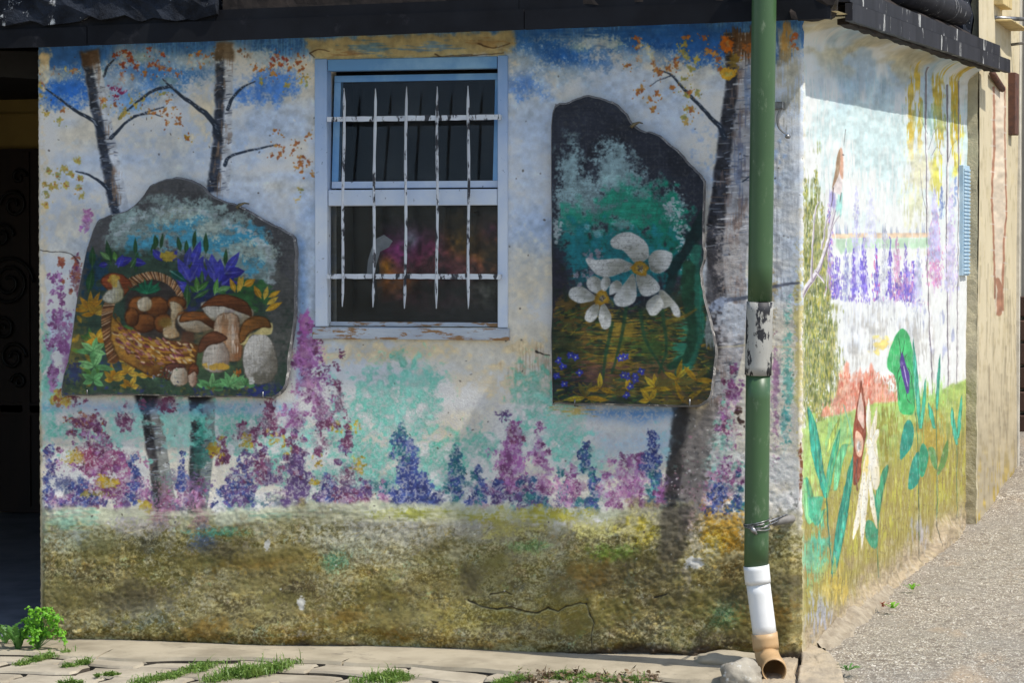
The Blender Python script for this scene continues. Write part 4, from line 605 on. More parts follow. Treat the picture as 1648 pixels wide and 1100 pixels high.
    for P, w in [([(1478, 800), (1478, 905)], .8), ([(1508, 840), (1508, 880)], .8)]: c.stroke(P, w, w, (60, 56, 40), .7, .4)
    c.put(J, I, (110, 96, 70), sst(.72, .84, N['fine'])*.35*sst(600, 800, Y)); wv = fbm(c.h, c.w, 1.6*S, 9*S, 3, 907); c.put(J, I, (240, 238, 226), sst(.62, .74, wv)*.22, .03); c.put(J, I, (150, 140, 110), sst(.68, .8, 1-wv)*.25*sst(560, 700, Y), .03)
    return c
# ---------------------------------------------------------------- places: a direction seen in the photograph met with a real plane
def ray(px, py): return (fwd+right*((px-CX)/FPX)-upv*((py-CY)/FPX))
def onY(px, py, y=0.):
    d = ray(px, py); t = (y-CAM.y)/d.y; return CAM+d*t
def onX(px, py, x=0.):
    d = ray(px, py); t = (x-CAM.x)/d.x; return CAM+d*t
def onZ(px, py, z=0.):
    d = ray(px, py); t = (z-CAM.z)/d.z; return CAM+d*t
def proj(X, Y, Z):     # numpy arrays -> photo plan
    dx, dy, dz = X-CAM.x, Y-CAM.y, Z-CAM.z
    dep = dx*fwd.x+dy*fwd.y+dz*fwd.z
    return CX+FPX*(dx*right.x+dy*right.y)/dep, CY-FPX*(dx*upv.x+dy*upv.y+dz*upv.z)/dep
def onG(px, py, dz=0.):      # on the ground, dz above it
    z = 0.
    for _ in range(6): p = onZ(px, py, z+dz); z = ground_h(p.x, p.y)
    return onZ(px, py, z+dz)
def ground_h(x, y):
    return -.03*max(0, 1-max(y, 0)/1.2)-(.02+.07*min(1, max(0, (x+2)/1.8)))*min(max(0, -y), 1.5)+(.012*min(x, 0) if y < 1 else .012*min(x, 0)*max(0, 1-(y-1)/3))+(.02*min(max(y, 0), 12)+(.06*min(max(0, y-4.2), 6)**1.4 if x > -1.5 else 0))
# ---------------------------------------------------------------- helpers
rnd = random.Random(7)
def link(o, parent=None):
    COL.objects.link(o)
    if parent is not None: o.parent = parent
    return o
def tag(o, label=None, cat=None, group=None, kind=None):
    for k, v in (('label', label), ('category', cat), ('group', group), ('kind', kind)):
        if v: o[k] = v
    return o
def thing(name, label, cat, loc=(0, 0, 0), group=None):
    o = bpy.data.objects.new(name, None); o.empty_display_size = .1; o.location = loc; link(o); return tag(o, label, cat, group)
def mesh(name, V, F, mat, parent=None, smooth=False, uv=None):
    me = bpy.data.meshes.new(name); me.from_pydata([tuple(v) for v in V], [], F); me.update()
    if mat: me.materials.append(mat)
    if smooth: me.polygons.foreach_set('use_smooth', [True]*len(me.polygons))
    if uv is not None:
        l = me.uv_layers.new(name='UVMap'); idx = np.empty(len(me.loops), int); me.loops.foreach_get('vertex_index', idx)
        l.data.foreach_set('uv', np.asarray(uv, np.float32)[idx].ravel())
    o = bpy.data.objects.new(name, me); link(o)
    if parent is not None:
        o.parent = parent
        r = parent
        off = Vector((0, 0, 0))
        while r is not None: off += r.location; r = r.parent
        me.transform(Matrix.Translation(-off))
    return o
def from_bm(name, bm, mat, parent=None, smooth=False):
    bmesh.ops.recalc_face_normals(bm, faces=bm.faces)
    V = [v.co.copy() for v in bm.verts]; bm.verts.index_update(); F = [[v.index for v in f.verts] for f in bm.faces]; bm.free()
    return mesh(name, V, F, mat, parent, smooth)
def box_bm(bm, p0, p1, bev=.0, jit=0):
    x0, y0, z0 = [min(a, b) for a, b in zip(p0, p1)]; x1, y1, z1 = [max(a, b) for a, b in zip(p0, p1)]
    r = bmesh.ops.create_cube(bm, size=1); vs = r['verts']
    for v in vs:
        v.co = Vector(((x0+x1)/2+v.co.x*(x1-x0), (y0+y1)/2+v.co.y*(y1-y0), (z0+z1)/2+v.co.z*(z1-z0)))
        if jit: v.co += Vector((rnd.uniform(-jit, jit), rnd.uniform(-jit, jit), rnd.uniform(-jit, jit)))
    if bev:
        es = list({e for v in vs for e in v.link_edges}); bmesh.ops.bevel(bm, geom=es, offset=bev, segments=1, affect='EDGES')
def box(name, p0, p1, mat, parent=None, bev=.0, jit=0):
    bm = bmesh.new(); box_bm(bm, p0, p1, bev, jit); return from_bm(name, bm, mat, parent)
def tube(name, P, R, mat, parent=None, n=20, caps=True, wall=None):
    # swept round section along points P with radii R
    P = [Vector(p) for p in P]; R = R if isinstance(R, (list, tuple)) else [R]*len(P); V = []; F = []
    t0 = (P[1]-P[0]).normalized(); ref = Vector((1, 0, 0)) if abs(t0.x) < .8 else Vector((0, 0, 1))
    u = (ref-t0*ref.dot(t0)).normalized()
    for i, p in enumerate(P):
        t = ((P[min(i+1, len(P)-1)]-P[max(i-1, 0)])).normalized(); u = (u-t*u.dot(t)).normalized(); v = t.cross(u)
        for k in range(n):
            a = 2*PI*k/n; V.append(p+(u*math.cos(a)+v*math.sin(a))*R[i])
    for i in range(len(P)-1):
        for k in range(n): F.append([i*n+k, i*n+(k+1) % n, (i+1)*n+(k+1) % n, (i+1)*n+k])
    if wall:      # open end with an inside
        b = len(V)
        for i, p in enumerate(P):
            for k in range(n): V.append(p+(V[i*n+k]-p)*(1-wall/R[i]))
        m = len(P)
        for i in range(m-1):
            for k in range(n): F.append([b+i*n+k, b+(i+1)*n+k, b+(i+1)*n+(k+1) % n, b+i*n+(k+1) % n])
        for k in range(n): F.append([(m-1)*n+k, (m-1)*n+(k+1) % n, b+(m-1)*n+(k+1) % n, b+(m-1)*n+k]); F.append([(k+1) % n, k, b+k, b+(k+1) % n])
    elif caps: F.append(list(range(n))[::-1]); F.append([(len(P)-1)*n+k for k in range(n)])
    return mesh(name, V, F, mat, parent, True)
# ---------------------------------------------------------------- materials
def new_mat(name):
    m = bpy.data.materials.new(name); m.use_nodes = True; n = m.node_tree; return m, n, n.nodes['Principled BSDF'], n.links
def nd(n, t, **k):
    o = n.nodes.new(t)
    for a, b in k.items():
        if a in ('loc',): continue
        setattr(o, a, b)
    return o
def noise(n, l, vec, scale, detail=6, rough=.6, dist=0):
    o = nd(n, 'ShaderNodeTexNoise'); o.inputs['Scale'].default_value = scale; o.inputs['Detail'].default_value = detail; o.inputs['Roughness'].default_value = rough; o.inputs['Distortion'].default_value = dist
    if vec is not None: l.new(vec, o.inputs['Vector'])
    return o.outputs['Fac']
def ramp(n, l, fac, pts):
    o = nd(n, 'ShaderNodeValToRGB'); e = o.color_ramp.elements
    while len(e) < len(pts): e.new(.5)
    for i, (p, c) in enumerate(pts): e[i].position = p; e[i].color = (c, c, c, 1) if isinstance(c, (int, float)) else (*c, 1)
    l.new(fac, o.inputs[0]); return o.outputs[0]
def mix(n, l, fac, a, b, mode='MIX'):
    o = nd(n, 'ShaderNodeMix', data_type='RGBA', blend_type=mode)
    for s, v in ((0, fac), (6, a), (7, b)):
        if isinstance(v, (int, float)): o.inputs[s].default_value = v
        elif isinstance(v, tuple): o.inputs[s].default_value = (*v, 1)
        else: l.new(v, o.inputs[s])
    return o.outputs[2]
def mapping(n, l, src, sc=(1, 1, 1)):
    m = nd(n, 'ShaderNodeMapping'); m.inputs['Scale'].default_value = sc; l.new(src, m.inputs[0]); return m.outputs[0]
def bump(n, l, p, h, strength, dist=.002):
    b = nd(n, 'ShaderNodeBump'); b.inputs['Strength'].default_value = strength; b.inputs['Distance'].default_value = dist; l.new(h, b.inputs['Height']); l.new(b.outputs[0], p.inputs['Normal']); return b
def srgb(r, g, b): return tuple((((v/255+.055)/1.055)**2.4 if v > 10 else v/255/12.92) for v in (r, g, b))
def plain(name, c, c2=None, rough=.7, scale=12, metal=0, bs=.3, bscale=60, bd=.002, stretch=(1, 1, 1), thr=(.4, .65), c3=None, thr3=(.6, .68), sc3=40):
    m, n, p, l = new_mat(name); tc = nd(n, 'ShaderNodeTexCoord').outputs['Object']; v = mapping(n, l, tc, stretch)
    col = mix(n, l, ramp(n, l, noise(n, l, v, scale), [(thr[0], 0.), (thr[1], 1.)]), c, c2 or tuple(x*.7 for x in c))
    if c3: col = mix(n, l, ramp(n, l, noise(n, l, v, sc3, 8, .7), [(thr3[0], 0.), (thr3[1], 1.)]), col, c3)
    l.new(col, p.inputs['Base Color']); p.inputs['Roughness'].default_value = rough; p.inputs['Metallic'].default_value = metal
    bump(n, l, p, noise(n, l, v, bscale, 8, .65), bs, bd); return m
def sheet_image(name, c, W, H, fx):
    # resample the painted canvas c to a flat texture of W x H cells; fx maps cell centres to the canvas
    j, i = np.mgrid[0:H, 0:W]; px, py = fx(i, j)
    u = np.clip((px-c.x0)*c.S-.5, 0, c.w-1.001); v = np.clip((py-c.y0)*c.S-.5, 0, c.h-1.001); ui = u.astype(int); vi = v.astype(int); fu = (u-ui)[..., None]; fv = (v-vi)[..., None]
    A = c.img; col = (A[vi, ui]*(1-fu)+A[vi, ui+1]*fu)*(1-fv)+(A[vi+1, ui]*(1-fu)+A[vi+1, ui+1]*fu)*fv
    im = bpy.data.images.new(name, W, H, alpha=False); buf = np.ones((H, W, 4), np.float32); buf[..., :3] = np.clip(col, 0, 1)
    im.pixels.foreach_set(buf.ravel()); im.update(); im.pack(); return im
def painted(name, im, rough=.75, bs=.25, bscale=180, bd=.0015, gain=1.0, fine=.12, spec=.3, stretch=(1, 1, 1)):
    m, n, p, l = new_mat(name); t = nd(n, 'ShaderNodeTexImage', image=im, extension='EXTEND', interpolation='Cubic'); l.new(nd(n, 'ShaderNodeUVMap').outputs[0], t.inputs[0])
    tc = mapping(n, l, nd(n, 'ShaderNodeTexCoord').outputs['Object'], stretch)
    g = ramp(n, l, noise(n, l, tc, 240, 5, .7), [(.3, 1-fine), (.7, 1.)]); g2 = ramp(n, l, noise(n, l, tc, 3.2, 6, .65), [(.3, .86), (.7, 1.)])
    c = mix(n, l, 1., mix(n, l, 1., t.outputs[0], g, 'MULTIPLY'), g2, 'MULTIPLY'); c = mix(n, l, 1., c, (gain, gain, gain), 'MULTIPLY')
    l.new(c, p.inputs['Base Color']); p.inputs['Roughness'].default_value = rough; p.inputs['Specular IOR Level'].default_value = spec
    bump(n, l, p, noise(n, l, tc, bscale, 6, .7), bs, bd); return m
# ---------------------------------------------------------------- setting: ground, road, strip of concrete
def m_gravel():
    m, n, p, l = new_mat('gravel_asphalt'); tc = nd(n, 'ShaderNodeTexCoord').outputs['Object']
    v = nd(n, 'ShaderNodeTexVoronoi'); v.inputs['Scale'].default_value = 112; l.new(tc, v.inputs['Vector'])
    sep = nd(n, 'ShaderNodeSeparateColor'); l.new(v.outputs['Color'], sep.inputs[0])
    st = ramp(n, l, sep.outputs[0], [(0., srgb(126, 118, 104)), (.3, srgb(162, 152, 134)), (.6, srgb(182, 172, 152)), (.85, srgb(202, 196, 182)), (1., srgb(148, 124, 98))])
    gap = ramp(n, l, v.outputs['Distance'], [(.35, 0.), (.62, 1.)])
    v2 = nd(n, 'ShaderNodeTexVoronoi'); v2.inputs['Scale'].default_value = 46; l.new(tc, v2.inputs['Vector']); s2 = nd(n, 'ShaderNodeSeparateColor'); l.new(v2.outputs['Color'], s2.inputs[0]); st = mix(n, l, ramp(n, l, s2.outputs[1], [(.88, 0.), (.93, 1.)]), st, srgb(214, 206, 190)); st = mix(n, l, ramp(n, l, s2.outputs[0], [(.86, 0.), (.92, 1.)]), st, srgb(104, 92, 78)); c = mix(n, l, gap, st, srgb(112, 102, 90)); big = ramp(n, l, noise(n, l, tc, 1.3, 5), [(.4, .0), (.62, 1.)]); c = mix(n, l, big, c, mix(n, l, .6, c, srgb(132, 126, 116))); c = mix(n, l, ramp(n, l, noise(n, l, tc, 4.5, 6, .7), [(.56, 0.), (.66, .7)]), c, mix(n, l, .6, c, srgb(112, 102, 88)))
    c = mix(n, l, ramp(n, l, noise(n, l, mapping(n, l, tc, (1, .4, 1)), 2.2, 4), [(.56, 0.), (.7, .6)]), c, srgb(170, 146, 116))
    l.new(c, p.inputs['Base Color']); p.inputs['Roughness'].default_value = .9
    inv = nd(n, 'ShaderNodeMath', operation='SUBTRACT'); inv.inputs[0].default_value = 1; l.new(v.outputs['Distance'], inv.inputs[1]); bump(n, l, p, inv.outputs[0], .8, .004); return m
M_gravel = m_gravel()
M_earth_shade = plain('earth_and_gap_shade', srgb(74, 66, 54), srgb(52, 46, 38), .95, 9, bs=.6, bscale=70, bd=.006)  # soil in the joints; also the painted shade on strip and block sides
M_conc = plain('pale_concrete', srgb(166, 155, 133), srgb(134, 124, 104), .95, 3.5, bs=.35, bscale=130, bd=.003, c3=srgb(112, 104, 90), thr3=(.58, .72), sc3=9)
M_paver = plain('paver_concrete', srgb(172, 162, 142), srgb(138, 128, 110), .95, 4, bs=.4, bscale=140, bd=.003, c3=srgb(150, 140, 124), thr3=(.52, .7), sc3=18)
M_stone = plain('grey_boulder', srgb(160, 152, 136), srgb(124, 116, 102), .9, 9, bs=.6, bscale=50, bd=.006, c3=srgb(190, 188, 180), thr3=(.58, .66), sc3=26)
def grid(name, xs, ys, hf, mat, kind=None, parent=None, smooth=True):
    V = [(x, y, hf(x, y)) for y in ys for x in xs]; nx = len(xs)
    F = [[j*nx+i, j*nx+i+1, (j+1)*nx+i+1, (j+1)*nx+i] for j in range(len(ys)-1) for i in range(nx-1)]
    o = mesh(name, V, F, mat, parent, smooth)
    if kind: o['kind'] = kind
    return o
def span(*segs):
    out = []
    for a, b, s in segs: out += list(np.arange(a, b-1e-6, s))
    return out+[segs[-1][1]]
def gh(x, y): return ground_h(x, y)-.075
grid('ground', span((-60, -8, 4), (-8, 6, .5), (6, 60, 4)), span((-40, -4, 3), (-4, 12, .5), (12, 60, 4)), lambda x, y: gh(x, y)-.02, M_gravel, 'structure')
ROUGH = fbm(900, 320, 5, 5, 4, 91); ROUGH2 = fbm(900, 320, 60, 60, 4, 92)
def roadh(x, y):
    i = int((x+.3)/3.2*319); j = int((y+1.6)/9.2*899)
    if 0 <= i < 320 and 0 <= j < 900: return ground_h(x, y)-.02+(ROUGH[j, i]-.5)*.010+(ROUGH2[j, i]-.5)*.02
    return ground_h(x, y)-.02
grid('road', span((-.12, 1.7, .012), (1.7, 6.4, .4)), span((-9, -1.6, .8), (-1.6, 7.6, .016), (7.6, 14, .4)), roadh, M_gravel, 'structure')
# concrete strip along the wall foot, wavy broken front edge
def strip_front(x): return -.42+.02*math.sin(x*7.3)+.028*math.sin(x*3.1+1)+.012*math.sin(x*19)
xs = span((-3.55, -.16, .03)); seams = [-1.83, -.62, -2.9]; xs = sorted(xs+[s_+d_ for s_ in seams for d_ in (-.005, 0, .005)]); V = []; F = []
for x in xs:
    yf = strip_front(x); z = ground_h(x, 0)
    for t in (0, .02, .33, .66, .97): V.append((x-(.05*t if x in seams or any(abs(x-s_) < .0051 for s_ in seams) else 0), yf+(.02-yf)*t, ground_h(x, yf+(.02-yf)*t)+.004*math.sin(x*5+t*4)-(.014 if t == 0 else 0)-(.03 if x in seams else 0)))
    V.append((x, .03, z)); V.append((x, yf-.001, z-.12))
n_ = 7
for i in range(len(xs)-1):
    a = i*n_; b = a+n_
    for q in range(5): F.append([a+q, b+q, b+q+1, a+q+1])
    F.append([a+6, b+6, b, a])
o = mesh('concrete_strip', V, F, M_conc, None, False); o['kind'] = 'structure'; o.data.materials.append(M_earth_shade)
for q, p_ in enumerate(o.data.polygons): p_.material_index = 1 if q % 6 == 5 else 0  # front skirt coloured dark to stand for shade and dirt in the gap
# pavement of interlocking blocks
pave = mesh('pavement', [(x_, y_, ground_h(x_, y_)-.045) for y_ in (-4, -1.5, -.3) for x_ in (-5.2, -.1)], [[0, 1, 3, 2], [2, 3, 5, 4]], M_earth_shade); pave['kind'] = 'structure'
rr = random.Random(3)
def paver(cx, cy, w, d):
    P = []
    def edge(a, b, k, amp, ph):
        for q in range(k):
            t = q/k; x = a[0]+(b[0]-a[0])*t; y = a[1]+(b[1]-a[1])*t; s = amp*math.sin(2*PI*t+ph); L = math.hypot(b[0]-a[0], b[1]-a[1]); P.append((x-(b[1]-a[1])/L*s, y+(b[0]-a[0])/L*s))
    g = .008; c = [(cx-w/2+g, cy-d/2+g*1.9), (cx+w/2-g, cy-d/2+g*1.9), (cx+w/2-g, cy+d/2-g*1.9), (cx-w/2+g, cy+d/2-g*1.9)]; c = [(x+rr.uniform(-.008, .008), y+rr.uniform(-.008, .008)) for x, y in c]
    edge(c[0], c[1], 6, .013, 0); edge(c[1], c[2], 4, -.012, 0); edge(c[2], c[3], 6, -.013, PI*0); edge(c[3], c[0], 4, .012, 0)
    P = [(x, min(y, strip_front(x)-.034)) for x, y in P]
    if cx < -.15 and min(strip_front(x)-y for x, y in P) < 9 and (strip_front(cx)-(cy-d/2)) > .06:
        n = len(P); z = -.012+rr.uniform(-.006, .006); tx, ty = rr.uniform(-.03, .03), rr.uniform(-.03, .03)
        Z = lambda x, y, e=0: ground_h(x, y)+z+tx*(x-cx)+ty*(y-cy)-e
        V = [(x, y, Z(x, y, .045)) for x, y in P]+[(x, y, Z(x, y, .009)) for x, y in P]+[(cx+(x-cx)*.955, (cy-.01)+(y-cy+.01)*.93, Z(x, y)) for x, y in P]+[(cx, cy, Z(cx, cy, -.001))]
        F = [[k, (k+1) % n, n+(k+1) % n, n+k] for k in range(n)]+[[n+k, n+(k+1) % n, 2*n+(k+1) % n, 2*n+k] for k in range(n)]+[[2*n+k, 2*n+(k+1) % n, 3*n] for k in range(n)]
        o = mesh('paving_block', V, F, M_paver, pave); o.data.materials.append(M_earth_shade)
        for q in range(n): o.data.polygons[q].material_index = 1  # side faces darkened: joint shade put into the colour, with some dirt
for r in range(14):
    for k in range(14): paver(-5.05+k*.37+(.185 if r % 2 else 0), -.40-.12-r*.235, .37, .235)
tri = grid
# ---------------------------------------------------------------- the painted house
house = thing('painted_house', 'small white house with autumn birches and flowers painted across its two outer walls', 'house', (0, 0, 0))
print('painting'); CF = paint_front()
TX0, TX1, TZ0, TZ1 = -3.42, .02, -.12, 2.68; TW, TH_ = 1720, 1400
def f_front(i, j): X = TX0+(i+.5)/TW*(TX1-TX0); Z = TZ0+(j+.5)/TH_*(TZ1-TZ0); return proj(X, 0*X, Z)
IM_front = sheet_image('mural_front', CF, TW, TH_, f_front)
M_front = painted('mural_plaster', IM_front, .72, .6, 130, .003, gain=1.0, fine=.14)
# wall outline
zt = lambda x: ZL+(ZR-ZL)*(x-XL)/(0-XL)
pTL = onY(59, 75, 0); pTR = onY(1288, 32, 0); XL = (onY(59, 75).x+onY(68, 1025).x)/2; ZL = pTL.z+.03; ZR = pTR.z+.03
wx0, wx1 = onY(527, 200).x, onY(803, 200).x; wz0, wz1 = onY(660, 527).z, onY(660, 111).z
G = .0052; NX = int((0-XL)/G); NZ = int(2.70/G)
fx_ = np.linspace(XL, -.012, NX); fz = np.linspace(0, 1, NZ)
Xg = np.repeat(fx_[None, :], NZ, 0); zb = .012*Xg-.07; ztop = ZL+(ZR-ZL)*(Xg-XL)/(0-XL); Zg = zb+(ztop-zb)*fz[:, None]
n1 = fbm(NZ, NX, 2.6, 2.2, 2, 71)-.5; n2 = fbm(NZ, NX, 9, 7, 4, 72, .7)-.5; n3 = fbm(NZ, NX, 90, 60, 4, 73)-.5; n4 = fbm(NZ, NX, 4.5, 2.4, 2, 74)-.5
zz = Zg+.03-.012*Xg
rough = .10+1.15*sst(.74, .48, zz+n3*.25)+.22*sst(1.15, .75, zz)+.8*sst(-.62, -.34, Xg+.35*np.clip(1.25-zz, -.5, 1.0))*sst(2.3, 1.9, zz)+.5*sst(2.33, 2.42, zz)*sst(-2.2, -2.1, Xg)*sst(-1.2, -1.3, Xg)
H = rough*(n1*.0026+n2*.0016+n4*.0020)+n3*.009
H += .016*sst(.68, .5, zz+n3*.2)+.010*sst(.35, .0, zz)-.030*sst(.055, .0, zz+n3*.1+n2*.06-.02*sst(-1.2, -.4, Xg))
for P in [[(755, 965), (775, 974), (800, 980), (822, 979), (850, 985), (868, 986), (884, 979), (900, 984), (912, 976), (924, 974), (935, 970), (945, 972), (950, 988), (958, 1002), (954, 1024), (957, 1050)], [(1055, 962), (1075, 955)]]:
    W_ = [onY(a, b) for a, b in P]
    for a, b in zip(W_, W_[1:]):
        L = (b.x-a.x)**2+(b.z-a.z)**2+1e-9; t = np.clip(((Xg-a.x)*(b.x-a.x)+(Zg-a.z)*(b.z-a.z))/L, 0, 1); D = np.sqrt((Xg-a.x-t*(b.x-a.x))**2+(Zg-a.z-t*(b.z-a.z))**2)+n1*.006
        H -= .006*sst(.006, .002, D)
edge = sst(0, .03, Xg-XL)*sst(0, .035, -.012-Xg)
arr = sst(.02, .004, np.minimum(np.abs(Xg-XL), .5))
inwin = (Xg > wx0) & (Xg < wx1) & (Zg > wz0) & (Zg < wz1)
nearw = sst(.05, .0, np.maximum(np.maximum(wx0-Xg, Xg-wx1), np.maximum(wz0-Zg, Zg-wz1)))
Yg = -(H*edge*(1-nearw*.85))
# ragged arris on both ends
ar = fbm(NZ, 2, 9, 2, 4, 75)[:, 0]-.5
Xg = Xg.copy(); Xg[:, 0] += ar*.006; Yg[:, -1] += 0
Xg[:, -2] -= np.abs(ar)*.004
# snap window edges
ci0, ci1 = np.searchsorted(fx_, wx0), np.searchsorted(fx_, wx1)-1; Xg[:, ci0] = wx0; Xg[:, ci1] = wx1
zc = Zg[:, (ci0+ci1)//2]; rj0 = int(np.argmin(abs(zc-wz0))); rj1 = int(np.argmin(abs(zc-wz1))); Zg[rj0, ci0:ci1+1] = wz0; Zg[rj1, ci0:ci1+1] = wz1
idx = np.arange(NX*NZ).reshape(NZ, NX); Q = np.stack([idx[:-1, :-1], idx[:-1, 1:], idx[1:, 1:], idx[1:, :-1]], -1)
keep = np.ones((NZ-1, NX-1), bool); keep[rj0:rj1, ci0:ci1] = False
def np_mesh(name, V, Q, mat, parent, uv):
    me = bpy.data.meshes.new(name); me.vertices.add(len(V)); me.vertices.foreach_set('co', V.astype(np.float32).ravel()); nq = len(Q)
    me.loops.add(nq*4); me.loops.foreach_set('vertex_index', Q.astype(np.int32).ravel()); me.polygons.add(nq)
    me.polygons.foreach_set('loop_start', np.arange(0, nq*4, 4, dtype=np.int32)); me.polygons.foreach_set('loop_total', np.full(nq, 4, np.int32)); me.polygons.foreach_set('use_smooth', np.ones(nq, bool))
    l = me.uv_layers.new(name='UVMap'); l.data.foreach_set('uv', uv[Q.ravel()].astype(np.float32).ravel()); me.update(calc_edges=True); me.validate(); me.materials.append(mat)
    o = bpy.data.objects.new(name, me); link(o, parent); return o
UVf = np.stack([(Xg-TX0)/(TX1-TX0), (Zg-TZ0)/(TZ1-TZ0)], -1).reshape(-1, 2)
Vf = np.stack([Xg, Yg, Zg], -1).reshape(-1, 3); Qf = Q[keep].reshape(-1, 4)
nb = len(Vf)   # chamfer at the corner, left return and window reveals
ex = []; exuv = []; exq = []
AZ = fbm(400, 2, 4, 2, 5, 95, .7)[:, 0]; arris = lambda z: .016*np.clip(np.interp(z, np.linspace(-.3, 2.9, 400), AZ)-.42, 0, 1)
cor = np.stack([-arris(Zg[:, -1]), np.full(NZ, .012), Zg[:, -1]], -1); ex.append(cor); exuv.append(np.stack([(0*Zg[:, -1]-TX0)/(TX1-TX0), (Zg[:, -1]-TZ0)/(TZ1-TZ0)], -1))
a = idx[:, -1]; b = nb+np.arange(NZ); exq.append(np.stack([a[:-1], b[:-1], b[1:], a[1:]], -1))
ret = np.stack([Xg[:, 0]+.01, np.full(NZ, .32), Zg[:, 0]], -1); ex.append(ret); exuv.append(UVf[idx[:, 0]]); a = idx[:, 0]; b = nb+NZ+np.arange(NZ); exq.append(np.stack([b[:-1], a[:-1], a[1:], b[1:]], -1))
RD_ = .11; off = nb+2*NZ
loop = list(idx[rj0, ci0:ci1+1])+list(idx[rj0+1:rj1+1, ci1])+list(idx[rj1, ci0:ci1][::-1])+list(idx[rj0+1:rj1, ci0][::-1]); LV_ = Vf[loop].copy(); LV_[:, 1] = RD_
ex.append(LV_); exuv.append(UVf[loop]); k = np.arange(len(loop)); lp = np.array(loop); exq.append(np.stack([lp, off+k, off+(k+1) % len(k), np.roll(lp, -1)], -1))
Vf = np.concatenate([Vf]+ex); UVf = np.concatenate([UVf]+exuv); Qf = np.concatenate([Qf]+exq)
np_mesh('front_wall', Vf, Qf, M_front, house, UVf)
# side wall, with its cove swelling out to the eave
print('side'); CS = paint_side(); YE = onX(1555, 600, 0).y
SW, SH = 900, 1300
def f_side(i, j): Yv = (i+.5)/SW*(YE+.1); Z = -.15+(j+.5)/SH*2.95; return proj(0*Yv, Yv, Z)
IM_side = sheet_image('mural_side', CS, SW, SH, f_side)
M_side = painted('mural_side_plaster', IM_side, .75, .45, 110, .003, gain=.80, fine=.1)
zs0 = onX(1372, 33, .2); zs1 = onX(1624, 116, .2); zeave = lambda y: zs0.z+(zs1.z-zs0.z)*(y-zs0.y)/(zs1.y-zs0.y)
ES = .2; EF = .245
NYs, NZs = 330, 300; ys_ = np.linspace(.012, YE, NYs); t_ = np.linspace(0, 1, NZs)
Ys = np.repeat(ys_[None], NZs, 0); zb = np.array([ground_h(.05, y) for y in ys_])[None]-.05; ztp = np.array([zeave(y) for y in ys_])[None]+.02; Zs = zb+(ztp-zb)*t_[:, None]
m1 = fbm(NZs, NYs, 4, 5, 3, 81)-.5; m2 = fbm(NZs, NYs, 60, 40, 4, 82)-.5
Hs = (m1*.004+m2*.006)*sst(0, .06, Ys-.012); low = Zs-zb
Hs += m1*.006*sst(.35, .1, low); Hs += .03*sst(.14, .04, low+m2*.2)
dz = ztp-Zs; rc = .10; q = np.clip(1-dz/rc, 0, 1); Hs += (1-np.sqrt(np.clip(1-q*q, 0, 1)))*(ES-.035)
Ys2 = Ys.copy(); Ys2[:, 0] = .012; zfrontcol = None
Zs[:, 0] = Zs[:, 0]; Hs[:, 0] = -arris(Zs[:, 0])
idx = np.arange(NYs*NZs).reshape(NZs, NYs); Qs = np.stack([idx[:-1, :-1], idx[:-1, 1:], idx[1:, 1:], idx[1:, :-1]], -1).reshape(-1, 4)
np_mesh('side_wall', np.stack([Hs, Ys2, Zs], -1).reshape(-1, 3), Qs, M_side, house, np.stack([Ys/(YE+.1), (Zs+.15)/2.95], -1).reshape(-1, 2))
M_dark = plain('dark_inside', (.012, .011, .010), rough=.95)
M_soffit = plain('cream_soffit', srgb(222, 206, 160), srgb(180, 170, 140), .85, 4, c3=srgb(120, 150, 180), thr3=(.6, .7), sc3=5)
# closed body behind, so that the house is solid from every side
zsof = lambda x: zt(x)-.025
bm = bmesh.new(); box_bm(bm, (XL+.012, .34, -.3), (-.03, YE-.05, 2.5)); from_bm('house_core', bm, M_dark, house)
box('roof_deck', (XL-2.6, -.1, 2.74), (.0, YE-.3, 2.82), M_dark, house)  # unseen roof slab, added to stop sun leaking into the passage
soff = mesh('soffit', [(XL-2.6, -EF+.012, ZL-.075), (XL-2.6, .05, ZL-.07), (XL, .05, ZL-.012), (XL, -EF+.012, ZL-.02), (.0, .05, ZR-.012), (.0, -EF+.012, ZR-.02), (ES-.02, .05, ZR-.01), (ES-.02, -EF+.012, ZR-.015)], [[0, 1, 2, 3], [3, 2, 4, 5], [5, 4, 6, 7]], M_soffit, house)
# ---------------------------------------------------------------- roof edge
M_fascia = plain('charcoal_metal_fascia', srgb(24, 26, 31), srgb(17, 18, 22), .75, 5, bs=.15, bscale=30, bd=.002, c3=srgb(48, 48, 52), thr3=(.6, .75), sc3=9)
M_sfascia = plain('weathered_metal_fascia', srgb(50, 50, 55), srgb(36, 36, 40), .6, 7, bs=.15, bscale=30, bd=.002, c3=srgb(176, 176, 172), thr3=(.60, .615), sc3=13, stretch=(1, 1, .22))
M_slate = plain('lichened_roof_stone', srgb(38, 43, 52), srgb(20, 22, 27), .85, 10, bs=.9, bscale=22, bd=.02, c3=srgb(178, 180, 180), thr3=(.62, .66), sc3=13)
M_brown = plain('rust_brown_flashing', srgb(56, 49, 45), srgb(32, 30, 29), .85, 8, bs=.4, bscale=30, bd=.004, c3=srgb(176, 120, 70), thr3=(.68, .7), sc3=8)
fz0 = onY(60, 75, -EF); fz1 = onY(1338, 29, -EF); zf = lambda x: fz0.z+(fz1.z-fz0.z)*(x-fz0.x)/(fz1.x-fz0.x)
